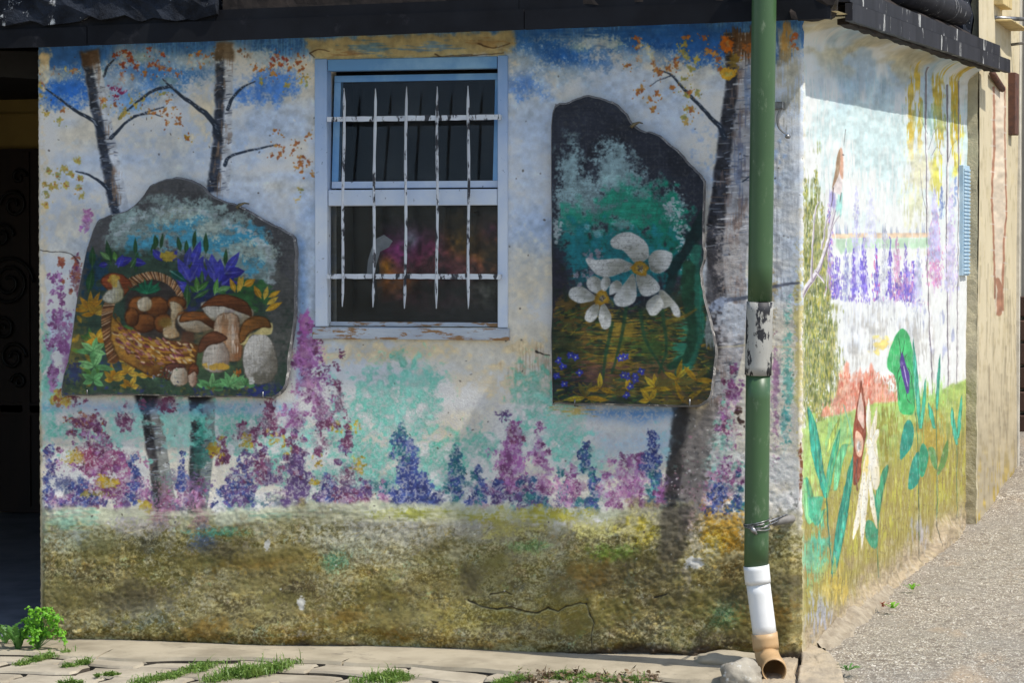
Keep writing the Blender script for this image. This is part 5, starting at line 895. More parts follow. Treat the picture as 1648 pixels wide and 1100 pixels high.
def board(name, xa, xb, ya, yb, dz0, dz1, mat, zfn=zf, rag=0, seg=1):
    V = []; F = []; n = max(1, seg)
    for k in range(n+1):
        x = xa+(xb-xa)*k/n; r = rnd.uniform(-rag, rag)
        for (y, z) in ((ya, dz0+r), (yb, dz0+r), (yb, dz1), (ya, dz1)): V.append((x, y, zfn(x)+z))
    for k in range(n):
        a = k*4; b = a+4
        for q in range(4): F.append([a+q, b+q, b+(q+1) % 4, a+(q+1) % 4])
    F.append([0, 1, 2, 3][::-1]); F.append([n*4+q for q in range(4)])
    return mesh(name, V, F, mat, house)
xj = [XL-2.6, onY(178, 60).x, onY(870, 60).x, onY(1337, 30, -EF).x]
for k in range(3): board('fascia', xj[k]+.002, xj[k+1]-.002, -EF, -EF+.03, 0, .078+(.004 if k == 1 else 0), M_fascia, rag=.0012, seg=26)
for k, (a, b) in enumerate([(xj[0], onY(380, 20).x), (onY(381, 20).x, onY(860, 20).x), (onY(861, 20).x, onY(1336, 20, -EF).x)]): board('drip_edge', a, b, -EF+.012, -EF+.06, .079, .128, M_fascia)
for m_ in (M_fascia, M_sfascia, M_slate, M_brown): m_.node_tree.nodes['Principled BSDF'].inputs['Specular IOR Level'].default_value = .15
def rough_slab(name, p0, p1, mat, parent, amp=.012, n=(40, 5, 8), seed=1, zfn=None):
    V = []; F = []; rs = random.Random(seed); bm = bmesh.new(); box_bm(bm, p0, p1)
    # cut into a grid then roughen
    for ax in range(3):
        d = p1[ax]-p0[ax]
        for k in range(1, n[ax]):
            co = [0, 0, 0]; co[ax] = p0[ax]+d*k/n[ax]; no = [0, 0, 0]; no[ax] = 1
            bmesh.ops.bisect_plane(bm, geom=bm.verts[:]+bm.edges[:]+bm.faces[:], plane_co=co, plane_no=no)
    from mathutils import noise as mn
    for v in bm.verts:
        q = v.co*9+Vector((seed*7, 0, 0)); v.co += Vector((mn.noise(q), mn.noise(q+Vector((9, 0, 0))), mn.noise(q+Vector((0, 9, 0)))))*amp+Vector((mn.noise(q*4), mn.noise(q*4+Vector((9, 0, 0))), mn.noise(q*4+Vector((0, 9, 0)))))*amp*.5
        if zfn: v.co.z += zfn(v.co.x)
    return from_bm(name, bm, mat, parent)
zr = lambda x: zf(x)
rough_slab('roof_stone', (XL-2.4, -EF-.02, .10), (onY(384, 20).x, .6, .42), M_slate, house, .03, (70, 4, 10), 1, zr)
rough_slab('roof_stone', (onY(390, 20).x, -EF+.02, .085), (onY(868, 20).x, .6, .40), M_brown, house, .01, (40, 4, 6), 2, zr)
rough_slab('roof_stone', (onY(874, 20).x, -EF+.015, .09), (onY(1330, 20, -EF).x, .6, .40), M_brown, house, .01, (40, 4, 6), 3, zr)
# side eave
L0 = zs0.y; L1 = zs1.y+.06
def side_board(name, x0, x1, d0, d1, ya, yb, mat, seg=1, rag=0):
    V = []; F = []
    for k in range(seg+1):
        y = ya+(yb-ya)*k/seg; z = zeave(y); r = rnd.uniform(-rag, rag)
        for (x, dz_) in ((x0, d0+r), (x1, d0+r), (x1, d1), (x0, d1)): V.append((x, y, z+dz_))
    for k in range(seg):
        a = k*4; b = a+4
        for q in range(4): F.append([a+q, b+q, b+(q+1) % 4, a+(q+1) % 4])
    F.append([0, 1, 2, 3][::-1]); F.append([seg*4+q for q in range(4)]); return mesh(name, V, F, mat, house)
sj = [L0, L0+1.25, L0+2.5, L0+3.75, L1]
for k in range(4): side_board('side_fascia', ES-.03, ES, 0, .072, sj[k]+.001, sj[k+1]-.001, M_sfascia, 10, .0015)
side_board('side_flashing', ES-.06, ES-.014, .078, .135, L0+.02, L1-.35, M_sfascia, 12)
side_board('side_batten', ES-.08, ES-.031, -.008, .07, L0+.1, L1-.2, M_brown, 60, .006)
V = []; F = []; ks = 60
for k in range(ks+1):
    y = L0+.05+(L1-.45-L0)*k/ks; z = zeave(y)
    for q in range(7):
        t = q/6; V.append((ES-.05-t*.5, y, z+.125+.20*math.sin(t*PI*.5)+.012*math.sin(k*.9+q)+rnd.uniform(-.004, .004)))
for k in range(ks):
    for q in range(6): a = k*7+q; F.append([a, a+1, a+8, a+7])
mesh('roof_flashing', V, F, M_brown, house, True)
a_ = onX(1440, -20, .02); b_ = onX(1543, 20, .02)
tube('ridge_roll', [a_, a_.lerp(b_, .5), b_, b_+(b_-a_).normalized()*.02], [.075, .075, .07, .045], M_sfascia, house, 18)
rough_slab('roof_stone', (-.5, onX(1548, 20, 0).y, zeave(4.6)+.12), (.02, onX(1570, 20, 0).y, zeave(4.6)+.75), M_slate, house, .05, (6, 10, 10), 5)
# broken corner of the eave
rough_slab('corner_stone', (.0, -EF+.0, fz1.z+.005), (ES-.035, -.1, fz1.z+.16), M_brown, house, .02, (6, 4, 6), 7)
rough_slab('roof_stone', (-.1, -.19, ZR+.12), (ES-.1, .6, ZR+.40), M_slate, house, .03, (8, 8, 6), 8)
# ---------------------------------------------------------------- window
M_frame0 = plain('pale_blue_paint', srgb(196, 206, 220), srgb(214, 218, 220), .6, 6, bs=.2, bscale=50, bd=.001, c3=srgb(92, 84, 74), thr3=(.64, .67), sc3=38)
def blend_up(m, c, z0, z1):      # the sprayed blue of the upper half
    n = m.node_tree; l = n.links; p = n.nodes['Principled BSDF']; src = p.inputs['Base Color'].links[0].from_socket
    g = nd(n, 'ShaderNodeNewGeometry'); sx = nd(n, 'ShaderNodeSeparateXYZ'); l.new(g.outputs['Position'], sx.inputs[0]); ad = nd(n, 'ShaderNodeMath', operation='ADD'); l.new(sx.outputs[2], ad.inputs[0]); nz = nd(n, 'ShaderNodeMath', operation='MULTIPLY'); l.new(noise(n, l, g.outputs['Position'], 9, 4), nz.inputs[0]); nz.inputs[1].default_value = .35; l.new(nz.outputs[0], ad.inputs[1])
    mr = nd(n, 'ShaderNodeMapRange'); mr.inputs[1].default_value = z0+.17; mr.inputs[2].default_value = z1+.17; mr.inputs[4].default_value = .85; l.new(ad.outputs[0], mr.inputs[0]); l.new(mix(n, l, mr.outputs[0], src, c), p.inputs['Base Color']); return m
M_frame = blend_up(M_frame0, srgb(96, 144, 198), 1.7, 2.45)
M_frameb = plain('sky_blue_paint', srgb(92, 142, 190), srgb(130, 172, 206), .6, 6, bs=.2, bscale=50, bd=.001, c3=srgb(60, 60, 66), thr3=(.72, .74), sc3=34)
M_sill = plain('flaking_sill_paint', srgb(186, 192, 196), srgb(150, 156, 168), .75, 9, bs=.5, bscale=60, bd=.002, c3=srgb(146, 110, 72), thr3=(.52, .57), sc3=24, stretch=(.4, 1, 1.6))
M_bar = plain('flaking_white_bar_paint', srgb(206, 210, 214), srgb(190, 194, 200), .6, 10, bs=.4, bscale=90, bd=.001, c3=srgb(44, 44, 50), thr3=(.54, .57), sc3=30, stretch=(1, 1, .35))
def m_glass(name, rip):
    m, n, p, l = new_mat(name); n.nodes.remove(p); out = n.nodes['Material Output']
    tr = nd(n, 'ShaderNodeBsdfTransparent'); tr.inputs[0].default_value = (.94, .95, .95, 1); gl = nd(n, 'ShaderNodeBsdfGlossy'); gl.inputs['Roughness'].default_value = .04 if not rip else .08
    fr = nd(n, 'ShaderNodeFresnel'); fr.inputs[0].default_value = 1.28; ad = nd(n, 'ShaderNodeMath', operation='ADD'); ad.inputs[1].default_value = .0; l.new(fr.outputs[0], ad.inputs[0]); mx = nd(n, 'ShaderNodeMixShader'); l.new(ad.outputs[0], mx.inputs[0]); l.new(tr.outputs[0], mx.inputs[1]); l.new(gl.outputs[0], mx.inputs[2])
    df = nd(n, 'ShaderNodeBsdfDiffuse'); tc = nd(n, 'ShaderNodeTexCoord').outputs['Object']; df.inputs[0].default_value = (.32, .34, .34, 1)
    du = ramp(n, l, noise(n, l, tc, 7, 6), [(.45, .0), (.8, .04)]); m2 = nd(n, 'ShaderNodeMixShader'); l.new(du, m2.inputs[0]); l.new(mx.outputs[0], m2.inputs[1]); l.new(df.outputs[0], m2.inputs[2]); l.new(m2.outputs[0], out.inputs[0])
    if rip:
        b = nd(n, 'ShaderNodeBump'); b.inputs['Strength'].default_value = .5; b.inputs['Distance'].default_value = .003; l.new(noise(n, l, tc, 90, 3), b.inputs['Height']); l.new(b.outputs[0], gl.inputs['Normal'])
    return m
M_glass = m_glass('clear_old_glass', False); M_rglass = m_glass('rippled_glass', True)
X = lambda px, py=300, y=0.: onY(px, py, y).x
Z = lambda py, px=660, y=0.: onY(px, py, y).z
FY0 = -.012; FY1 = .045
win = box('window', (X(508), FY0, Z(527)), (X(528), FY1, Z(92)), M_frame, house, .003)   # left jamb carries the rest
box('jamb', (X(802), FY0, Z(527)), (X(818), FY1, Z(92)), M_frame, win, .003)
box('head', (X(529), FY0, Z(112)), (X(801), FY1, Z(93)), M_frameb, win, .003)
bm = bmesh.new(); box_bm(bm, (X(505), FY0-.012, Z(547)), (X(821), FY1, Z(528)), .003); from_bm('sill', bm, M_sill, win)
box('transom', (X(529), FY0+.004, Z(331)), (X(801), FY1, Z(305)), M_frame, win, .003)
# upper sash leaning inwards at the top
sx0, sx1, sz0, sz1 = X(531), X(799), Z(303), Z(118)
def sash_piece(name, xa, xb, za, zb_, mat, d=.028):
    V = []
    lean = lambda z: .018+(z-sz0)*.085
    for (x, z) in ((xa, za), (xb, za), (xb, zb_), (xa, zb_)):
        for dd in (0, d): V.append((x, lean(z)+dd, z))
    F = [[0, 2, 4, 6], [1, 7, 5, 3], [0, 1, 3, 2], [2, 3, 5, 4], [4, 5, 7, 6], [6, 7, 1, 0]]
    return mesh(name, V, F, mat, win)
t = .034
sash_piece('sash_rail', sx0+.001, sx1-.001, sz0+.002, sz0+.030, M_frame); sash_piece('sash_rail', sx0+.001, sx1-.001, sz1-.028, sz1-.001, M_frameb)
sash_piece('sash_stile', sx0+.001, sx0+.030, sz0+.031, sz1-.029, M_frameb); sash_piece('sash_stile', sx1-.022, sx1-.001, sz0+.031, sz1-.029, M_frameb)
sash_piece('glass_pane', sx0+.031, sx1-.023, sz0+.031, sz1-.029, M_glass, .004)
o = box('glass_pane', (X(529), .028, Z(526)), (X(801), .032, Z(332)), M_rglass, win)
box('glazing_bead', (X(529), .012, Z(526)), (X(801), .027, Z(519)), M_sill, win, .002)
CG = paint_glow(); GW, GH = 300, 260; gx0, gx1, gz0, gz1 = X(606, 430, .07), X(800, 430, .07), Z(526, 700, .07), Z(334, 700, .07)
IM_g = sheet_image('soft_flowers', CG, GW, GH, lambda i, j: proj(gx0+(i+.5)/GW*(gx1-gx0), 0*i+.07, gz0+(j+.5)/GH*(gz1-gz0)))
M_glow = painted('faded_flower_print', IM_g, .9, .1, 50, .001, gain=1.35, fine=.02)
npt = 26; V = []; UV = []; F = []
for k in range(npt+1):
    z = gz0+(gz1-gz0)*k/npt; xl = gx0+.012*math.sin(k*1.1)+.05*max(0, (k/npt-.4))+rnd.uniform(-.005, .005); xl = max(xl, gx0)
    for x in (xl, gx1): V.append((x, .07+.004*math.sin(k*.7), z)); UV.append(((x-gx0)/(gx1-gx0), k/npt))
for k in range(npt): a = 2*k; F.append([a, a+1, a+3, a+2])
pr = mesh('flower_print', V, F, M_glow, None, uv=UV); tag(pr, 'blurred magenta and yellow flower print hanging behind the lower window glass', 'print')
M_cloth = plain('grey_white_cloth', srgb(150, 152, 156), srgb(110, 112, 118), .9, 14)
P = [(604, 385), (618, 378), (632, 388), (626, 398), (612, 405), (606, 425), (602, 440), (590, 445), (592, 420), (598, 400)]
V = [onY(a, b, .062) for a, b in P]; V2 = [onY(a, b, .066) for a, b in P]; n_ = len(P)
o = mesh('torn_cloth', V+V2, [list(range(n_))]+[list(range(n_, 2*n_))[::-1]]+[[k, n_+k, n_+(k+1) % n_, (k+1) % n_] for k in range(n_)], M_cloth); tag(o, 'torn greyish white scrap of cloth beside the flower print inside the window', 'cloth')
# dark room behind
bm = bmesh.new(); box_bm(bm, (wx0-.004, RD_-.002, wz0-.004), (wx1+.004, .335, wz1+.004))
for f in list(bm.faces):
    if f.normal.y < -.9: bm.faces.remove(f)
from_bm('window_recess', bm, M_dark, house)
# grille
gy = -.045
def rail_bm_one(py, pxa=526, pxb=805):
    bm = bmesh.new(); n = 24; xa, xb = X(pxa, py, gy), X(pxb, py, gy); z = Z(py, 660, gy); R = []
    for k in range(n+1):
        x = xa+(xb-xa)*k/n; a = rnd.uniform(-.0012, .0012); c = rnd.uniform(-.0012, .0012)
        R.append([bm.verts.new((x, y_, z_)) for y_, z_ in ((gy+.002, z-.011+a), (gy+.007, z-.011+a), (gy+.007, z+.010+c), (gy+.002, z+.010+c))])
    for k in range(n):
        for q in range(4): bm.faces.new((R[k][q], R[k][(q+1) % 4], R[k+1][(q+1) % 4], R[k+1][q]))
    bm.faces.new(R[0]); bm.faces.new(R[-1]); return bm
gr = from_bm('window_grille', rail_bm_one(190), M_bar, house)
from_bm('rail', rail_bm_one(445), M_bar, gr)
for px in (530, 802):
    for py in (190, 445): box('rail_bracket', (X(px, py, gy)-.006, gy+.008, Z(py, 660, gy)-.009), (X(px, py, gy)+.006, FY0-.001, Z(py, 660, gy)+.009), M_bar, gr)
for k, (pt, pb, y0_, y1_) in enumerate([(554, 551, 142, 494), (604, 601, 142, 495), (654, 652, 139, 497), (704, 703, 139, 497), (754, 754, 138, 498)]):
    n = 16; V = []; F = []
    for i in range(n+1):
        t = i/n; px = pt+(pb-pt)*t+.7*math.sin(t*9+k); py = y0_+(y1_-y0_)*t; c = onY(px, py, gy); wdt = .0062*min(1, .15+min(t, 1-t)*14)*(1+.12*math.sin(i*2.1+k))
        V += [(c.x-wdt, gy-.001, c.z), (c.x, gy-.009, c.z), (c.x+wdt, gy-.001, c.z), (c.x, gy+.002, c.z)]
    for i in range(n):
        for q in range(4): a = i*4; F.append([a+q, a+(q+1) % 4, a+4+(q+1) % 4, a+4+q])
    F += [[3, 2, 1, 0], [n*4+q for q in range(4)]]
    mesh('bar', V, F, M_bar, gr)
# ---------------------------------------------------------------- painted slates
M_edge = plain('broken_slate_edge', srgb(120, 118, 116), srgb(84, 82, 82), .8, 20, bs=.6, bscale=40, bd=.004, c3=srgb(176, 172, 166), thr3=(.56, .64), sc3=30)
M_steel = plain('dull_steel', srgb(150, 150, 150), srgb(110, 108, 104), .4, 30, metal=.8)
def slate(P, cv, W, H_, label, yf, th, gain, rough, seed):
    root = thing('painted_slate', label, 'painted slate', tuple(onY(sum(p[0] for p in P)/len(P), max(p[1] for p in P), yf+th)))
    rs = random.Random(seed); Q = spline(P, 4, True); Q = [(a+rs.uniform(-.9, .9), b+rs.uniform(-.9, .9)) for a, b in Q]
    Wd = [onY(a, b, yf) for a, b in Q]; x0 = min(v.x for v in Wd); x1 = max(v.x for v in Wd); z0 = min(v.z for v in Wd); z1 = max(v.z for v in Wd); cx = (x0+x1)/2; cz = (z0+z1)/2
    im = sheet_image('slate_painting', cv, W, H_, lambda i, j: proj(x0+(i+.5)/W*(x1-x0), 0*i+yf, z0+(j+.5)/H_*(z1-z0)))
    mt = painted('slate_paint', im, rough, .25, 60, .003, gain=gain, fine=.1, spec=.18, stretch=(.5, 1, 1.6))
    n = len(Wd); V = []; 
    for v in Wd: V.append((v.x+(cx-v.x)*.012, yf, v.z+(cz-v.z)*.012))
    for k, v in enumerate(Wd): V.append((v.x, yf+.004+rs.uniform(0, .004), v.z))
    for k, v in enumerate(Wd): V.append((v.x+rs.uniform(-.003, .003), yf+th*.6, v.z+rs.uniform(-.003, .003)))
    for v in Wd: V.append((v.x, yf+th, v.z))
    F = [list(range(n))]; F2 = []
    for r in range(3):
        for k in range(n): F2.append([r*n+k, r*n+(k+1) % n, (r+1)*n+(k+1) % n, (r+1)*n+k])
    F2.append([3*n+k for k in range(n)][::-1])
    uv = [((v[0]-x0)/(x1-x0), (v[2]-z0)/(z1-z0)) for v in V]
    o = mesh('slate_panel', V, F+F2, mt, root, uv=uv); o.data.materials.append(M_edge)
    for i, p in enumerate(o.data.polygons): p.material_index = 1 if i > 0 else 0
    if o.data.polygons[0].normal.y > 0: o.data.flip_normals()
    return root
S1 = [(98, 634), (112, 560), (130, 440), (148, 372), (165, 350), (205, 338), (228, 318), (240, 300), (262, 290), (290, 286), (320, 296), (345, 318), (385, 332), (430, 358), (462, 373), (475, 388), (477, 420), (475, 500), (466, 570), (460, 620), (440, 641), (420, 641), (250, 638), (120, 637)]
CM = paint_mushrooms(); s1 = slate(S1, CM, 720, 680, 'house shaped dark slate painted with a basket of brown mushrooms and blue gentians', -.04, .026, .88, .7, 4)
S2 = [(888, 640), (887, 500), (887, 300), (888, 182), (915, 163), (938, 154), (958, 155), (985, 165), (1005, 180), (1018, 200), (1035, 210), (1055, 214), (1078, 233), (1095, 247), (1115, 270), (1130, 285), (1133, 305), (1131, 380), (1134, 410), (1128, 440), (1134, 480), (1146, 530), (1152, 570), (1147, 615), (1142, 642), (1124, 655), (1090, 656), (1000, 653), (900, 651)]
CN = paint_narcissi(); s2 = slate(S2, CN, 560, 980, 'tall dark slate with a curved top painted with white narcissi, hanging between window and drainpipe', -.052, .034, .80, .65, 5)
def pin(root, px, py, L=.035, y=-.06): 
    a = onY(px, py, y); tube('pin', [a, a+Vector((0, 0, -L)), a+Vector((0, .05, -L-.004))], .003, M_steel, root, 8)
pin(s1, 423, 631, .025, -.047); pin(s1, 140, 628, .02, -.047); pin(s2, 925, 643, .028); pin(s2, 1110, 643, .03)
def clip(root, px, py):
    a = onY(px, py, -.058); tube('clip', [a+Vector((-.012, 0, -.012)), a, a+Vector((.02, .01, .008)), a+Vector((.024, .05, .006))], [.007, .008, .004, .003], M_brass, root, 8)
M_brass = plain('tarnished_clip', srgb(124, 112, 84), srgb(80, 76, 60), .5, 40, metal=.4)
clip(s1, 385, 330); clip(s2, 1020, 200)
# ---------------------------------------------------------------- drainpipe
M_green = plain('green_pipe_paint', srgb(60, 90, 54), srgb(50, 78, 47), .42, 4, bs=.2, bscale=14, bd=.003, c3=srgb(112, 128, 100), thr3=(.58, .72), sc3=26, stretch=(1, 1, .4))
M_white = plain('white_plastic_pipe', srgb(226, 226, 224), srgb(214, 214, 210), .4, 6, bs=.03)
M_tan = plain('tan_plastic_pipe', srgb(190, 156, 112), srgb(176, 142, 98), .5, 8, bs=.05)
M_sleeve = plain('peeling_grey_sleeve', srgb(168, 166, 158), srgb(150, 148, 140), .6, 8, bs=.3, bscale=40, bd=.002, c3=srgb(30, 30, 34), thr3=(.5, .52), sc3=9, stretch=(1.4, 1.4, .55))
M_wire = plain('galvanised_wire', srgb(150, 150, 150), srgb(60, 56, 52), .4, 40, metal=.7)
def PP(px, py): return onY(px, py, -.31+.00009*max(0, py))   # leans back to the wall by 7 cm at the foot
pipe = thing('drainpipe', 'green painted drainpipe down the house corner, ending in a white piece and a tan elbow', 'drainpipe', tuple(PP(1217, 1080)))
mpp = 12.1/FPX
line = lambda a, b, n: [PP(a[0]+(b[0]-a[0])*k/n, a[1]+(b[1]-a[1])*k/n) for k in range(n+1)]
tube('green_pipe', line((1231, -90), (1223, 485), 10), .0485, M_green, pipe, 40)
tube('sleeve', line((1223, 486), (1220, 604), 8), .0535, M_sleeve, pipe, 40)
tube('green_pipe', line((1220, 603), (1217, 914), 8), .0487, M_green, pipe, 40)
tube('pipe_socket', line((1217, 911), (1220, 940), 4), .0515, M_white, pipe, 40)
tube('white_pipe', line((1220, 939), (1231, 1024), 5), .0478, M_white, pipe, 40)
tube('pipe_collar', line((1230, 1020), (1233, 1046), 3), .0525, M_tan, pipe, 40)
e0 = PP(1233, 1044); e1 = PP(1234, 1054); e4 = onY(1246, 1081, -.395); e3 = e4+Vector((-.010, .045, .006)); e2 = e1.lerp(e3, .45)+Vector((-.002, .006, -.008)); e2_ = e1+Vector((.006, -.016, -.026)); e5 = 0
tube('elbow', [e0, e1, e2, e3, e4], [.048, .048, .048, .048, .0485], M_tan, pipe, 40, wall=.004)
tw = PP(1218, 845); dx = Vector((1, 0, 0))
for dz_, r_ in ((0, .003), (.012, .0025), (-.008, .0022)):
    P = [tw+Vector((math.cos(a)*.052, math.sin(a)*.052, dz_+.012*math.sin(a*1.0+dz_*90))) for a in [k/24*2*PI for k in range(25)]]
    tube('wire_tie', P, r_, M_wire, pipe, 6)
ank = onY(1276, 836, -.02)
tube('wire_tie', [tw+Vector((-.03, -.045, -.006)), tw+Vector((.03, -.05, .004)), ank+Vector((-.02, -.03, .02)), ank], .0035, M_wire, pipe, 6)
tube('wire_tie', [tw+Vector((.0, -.052, -.02)), tw+Vector((.05, -.02, 0)), ank+Vector((-.03, -.02, .004)), ank+Vector((0, 0, -.01))], .0025, M_wire, pipe, 6)
tube('wire_knot', [tw+Vector((-.01, -.055, -.005)), tw+Vector((.0, -.065, -.018)), tw+Vector((.012, -.058, -.034))], [.009, .011, .004], M_wire, pipe, 8)
st = tube('stub_pipe', [onY(1246, 841, -.12), onY(1272, 836, -.03), onY(1276, 835, .02)], [.017, .017, .017], plain('grey_stub', srgb(130, 126, 120), None, .6), pipe, 12)
# spare bracket on the wall
br = thing('pipe_bracket', 'loose steel pipe clamp fixed to the wall right of the green drainpipe, under the eave', 'bracket', tuple(onY(1258, 222, 0)))
a = onY(1256, 170, 0); bm = bmesh.new(); box_bm(bm, (a.x-.03, -.05, a.z-.016), (a.x+.02, .004, a.z+.014), .003); from_bm('bracket_arm', bm, M_steel, br)
P = [(1252, 176), (1248, 190), (1250, 205), (1258, 214), (1266, 218)]; V = []; F = []
for i, (px, py) in enumerate(spline(P, 4)):
    c = onY(px+4, py, -.03); V += [(c.x-.002, -.055, c.z), (c.x-.002, -.02, c.z), (c.x+.003, -.02, c.z), (c.x+.003, -.055, c.z)]
m_ = len(V)//4
for i in range(m_-1):
    for q in range(4): b_ = i*4; F.append([b_+q, b_+(q+1) % 4, b_+4+(q+1) % 4, b_+4+q])
F += [[3, 2, 1, 0], [(m_-1)*4+q for q in range(4)]]; mesh('clamp_strap', V, F, M_steel, br)
c = onY(1269, 220, -.03); tube('clamp_bolt', [c, c+Vector((0, -.03, 0))], .009, M_steel, br, 10)
# pale blue ribbed strip on the side wall
y0_ = onX(1543, 350, .0).y; y1_ = onX(1554, 350, .0).y; za = onX(1548, 444, .02).z; zb_ = onX(1548, 265, .02).z
M_blu = plain('faded_blue_strip', srgb(150, 180, 200), srgb(176, 198, 210), .6, 8)
sp = thing('ribbed_strip', 'narrow faded blue ribbed strip standing upright near the far end of the side wall', 'strip', (.01, (y0_+y1_)/2, za))
box('strip_back', (-.005, y0_+.02, za), (.022, y1_-.005, zb_), M_blu, sp, .002)
nrib = 30; first = box('strip_rib', (.0225, y0_+.03, za+.01), (.028, y1_-.01, za+.01+(zb_-za)/nrib*.55), M_blu, sp)
for k in range(1, nrib-1):
    q = first.copy(); link(q, sp); q.location.z += (zb_-za)/nrib*k
# ---------------------------------------------------------------- the next house up the lane
nx = .062
M_pil = plain('rough_ochre_render', srgb(186, 176, 146), srgb(154, 146, 124), .95, 8, bs=1., bscale=60, bd=.008, c3=srgb(110, 160, 140), thr3=(.66, .72), sc3=6)
c = Canvas(1568, -40, 1645, 900, 2.2, (226, 212, 178), 61); g = c.rng; J, I, Xc, Yc = c.win(1568, -40, 1645, 900)
c.put(J, I, (206, 190, 150), sst(.5, .75, c.N['vert'])*.5); c.put(J, I, (150, 136, 110), sst(480, 800, Yc+120*(c.N['vert']-.5))*.55); c.put(J, I, (190, 160, 60), sst(700, 800, Yc)*sst(.55, .7, c.N['vert'])*.7)
c.poly([(1597, 140), (1619, 140), (1620, 330), (1616, 400), (1614, 505), (1603, 505), (1600, 420), (1597, 330)], (232, 214, 192), .8, .8, .3)
for P, w_ in [([(1599, 140), (1600, 240), (1598, 320), (1601, 400), (1603, 480)], 3), ([(1617, 140), (1616, 240), (1618, 330), (1614, 400), (1613, 500)], 3), ([(1606, 450), (1610, 470), (1608, 505)], 7)]: c.stroke(P, w_, w_, (168, 112, 84), .8, .6, .35, .5, f='vert')
for k in range(16): x = [1599, 1617][k % 2]; y = 150+k*21; c.stroke([(x-3, y), (x+3, y+1)], 1.6, 1, (226, 220, 210), .9, .5)
for k in range(40): x = 1575+g.random()*60; y = 420+g.random()*360; c.stroke([(x, y), (x+g.normal()*2, y+60)], 2, 1, (140, 128, 104), .4, 1.2, .2)
YN1 = onX(1637, 500, nx).y; NW, NH = 300, 900
IMn = sheet_image('neighbour_wall', c, NW, NH, lambda i, j: proj(0*i+nx, YE+(i+.5)/NW*(YN1-YE), -.1+(j+.5)/NH*4.1))
M_neigh = painted('cream_neighbour_render', IMn, .8, .3, 60, .003, gain=.8, fine=.05)
nh = thing('cream_house', 'tall cream rendered house up the lane past the painted side wall', 'house', (nx, YE, 0))
ny = np.linspace(YE+.001, YN1, 60); nz = np.linspace(-.1, 4.0, 160); V = []; UV = []; F = []
for z in nz:
    for y in ny: V.append((nx+.006*math.sin(y*6+z*2), y, z)); UV.append(((y-YE)/(YN1-YE), (z+.1)/4.1))
for j in range(159):
    for i in range(59): a = j*60+i; F.append([a, a+1, a+61, a+60])
mesh('street_wall', V, F, M_neigh, nh, True, UV)
rough_slab('rough_return', (-.05, YE+.0, -.1), (nx-.003, YE+.05, 2.62), M_pil, nh, .006, (4, 3, 90), 11)
box('wall_body', (-3.2, YE+.06, -.2), (nx-.012, YN1-.002, 4.0), M_pil, nh)
box('end_post', (nx-.1, YN1, -.1), (nx+.012, YN1+.05, 4.0), plain('pale_post', srgb(206, 200, 186), None, .8), nh)
M_rust = plain('rusted_iron', srgb(96, 62, 48), srgb(70, 48, 42), .8, 20)
a = onX(1597, 118, nx+.02); b = onX(1613, 143, nx+.02); o = tube('iron_bar', [a, b], .02, M_rust, None, 8); tag(o, 'short slanting rusty iron bar on the cream wall under the eave end', 'iron bar')
M_dkw = plain('dark_brown_timber', srgb(84, 56, 40), srgb(56, 40, 32), .7, 8, stretch=(1, 1, .2))
a = onX(1636, 118, nx+.03); b = onX(1637, 218, nx+.03); o = box('iron_strap', (nx-.01, a.y-.12, b.z), (nx+.04, a.y+.05, a.z), M_rust, None, .004); tag(o, 'upright dark rusty strap high on the far end of the cream wall', 'strap')
lb = thing('lamp_bracket', 'pale boxed bracket with two metal arms at the top of the cream wall', 'bracket', tuple(onX(1605, 40, nx)))
a = onX(1600, 28, nx); b = onX(1628, 50, nx); M_cr = plain('cream_box', srgb(206, 184, 130), srgb(170, 150, 104), .8)
box('bracket_box', (nx-.01, a.y, b.z), (nx+.10, b.y, a.z-.01), M_cr, lb, .004); box('bracket_box', (nx-.01, a.y-.05, a.z+.07), (nx+.06, a.y+.35, a.z+.42), M_cr, lb, .004)
tube('metal_arm', [Vector((nx, a.y, a.z)), Vector((nx+.16, a.y+.25, a.z+.005))], .012, M_steel, lb, 8); tube('metal_arm', [Vector((nx, b.y, b.z-.08)), Vector((nx+.2, b.y+.1, b.z-.05))], .009, M_steel, lb, 8)
# brown doors at the head of the lane
fd = thing('far_gateway', 'grey wall with stacked brown timber at the right edge, beyond the cream house', 'gateway', (.3, YN1+.4, .3))
box('gate_wall', (-.5, YN1+1.2, -.1), (3.2, YN1+1.3, 4.5), plain('grey_shaded_wall', srgb(140, 136, 126), srgb(120, 116, 108), .9, 4, stretch=(1, 1, .3)), fd)
for k in range(7):
    z = onY(1644, 740-k*38, YN1+1.1).z; box('timber_block', (onY(1639.5, 500, YN1+1.1).x, YN1+1.02, z+.006), (2.1, YN1+1.19, z+.14), M_dkw, fd, .008, .004)
box('gate_post', (onY(1637, 500, YN1+1.1).x-.0, YN1+1.05, onY(1640, 535, YN1+1.1).z), (onY(1641, 500, YN1+1.1).x, YN1+1.18, 4.4), plain('pale_gate_post', srgb(170, 165, 150), None, .8), fd)
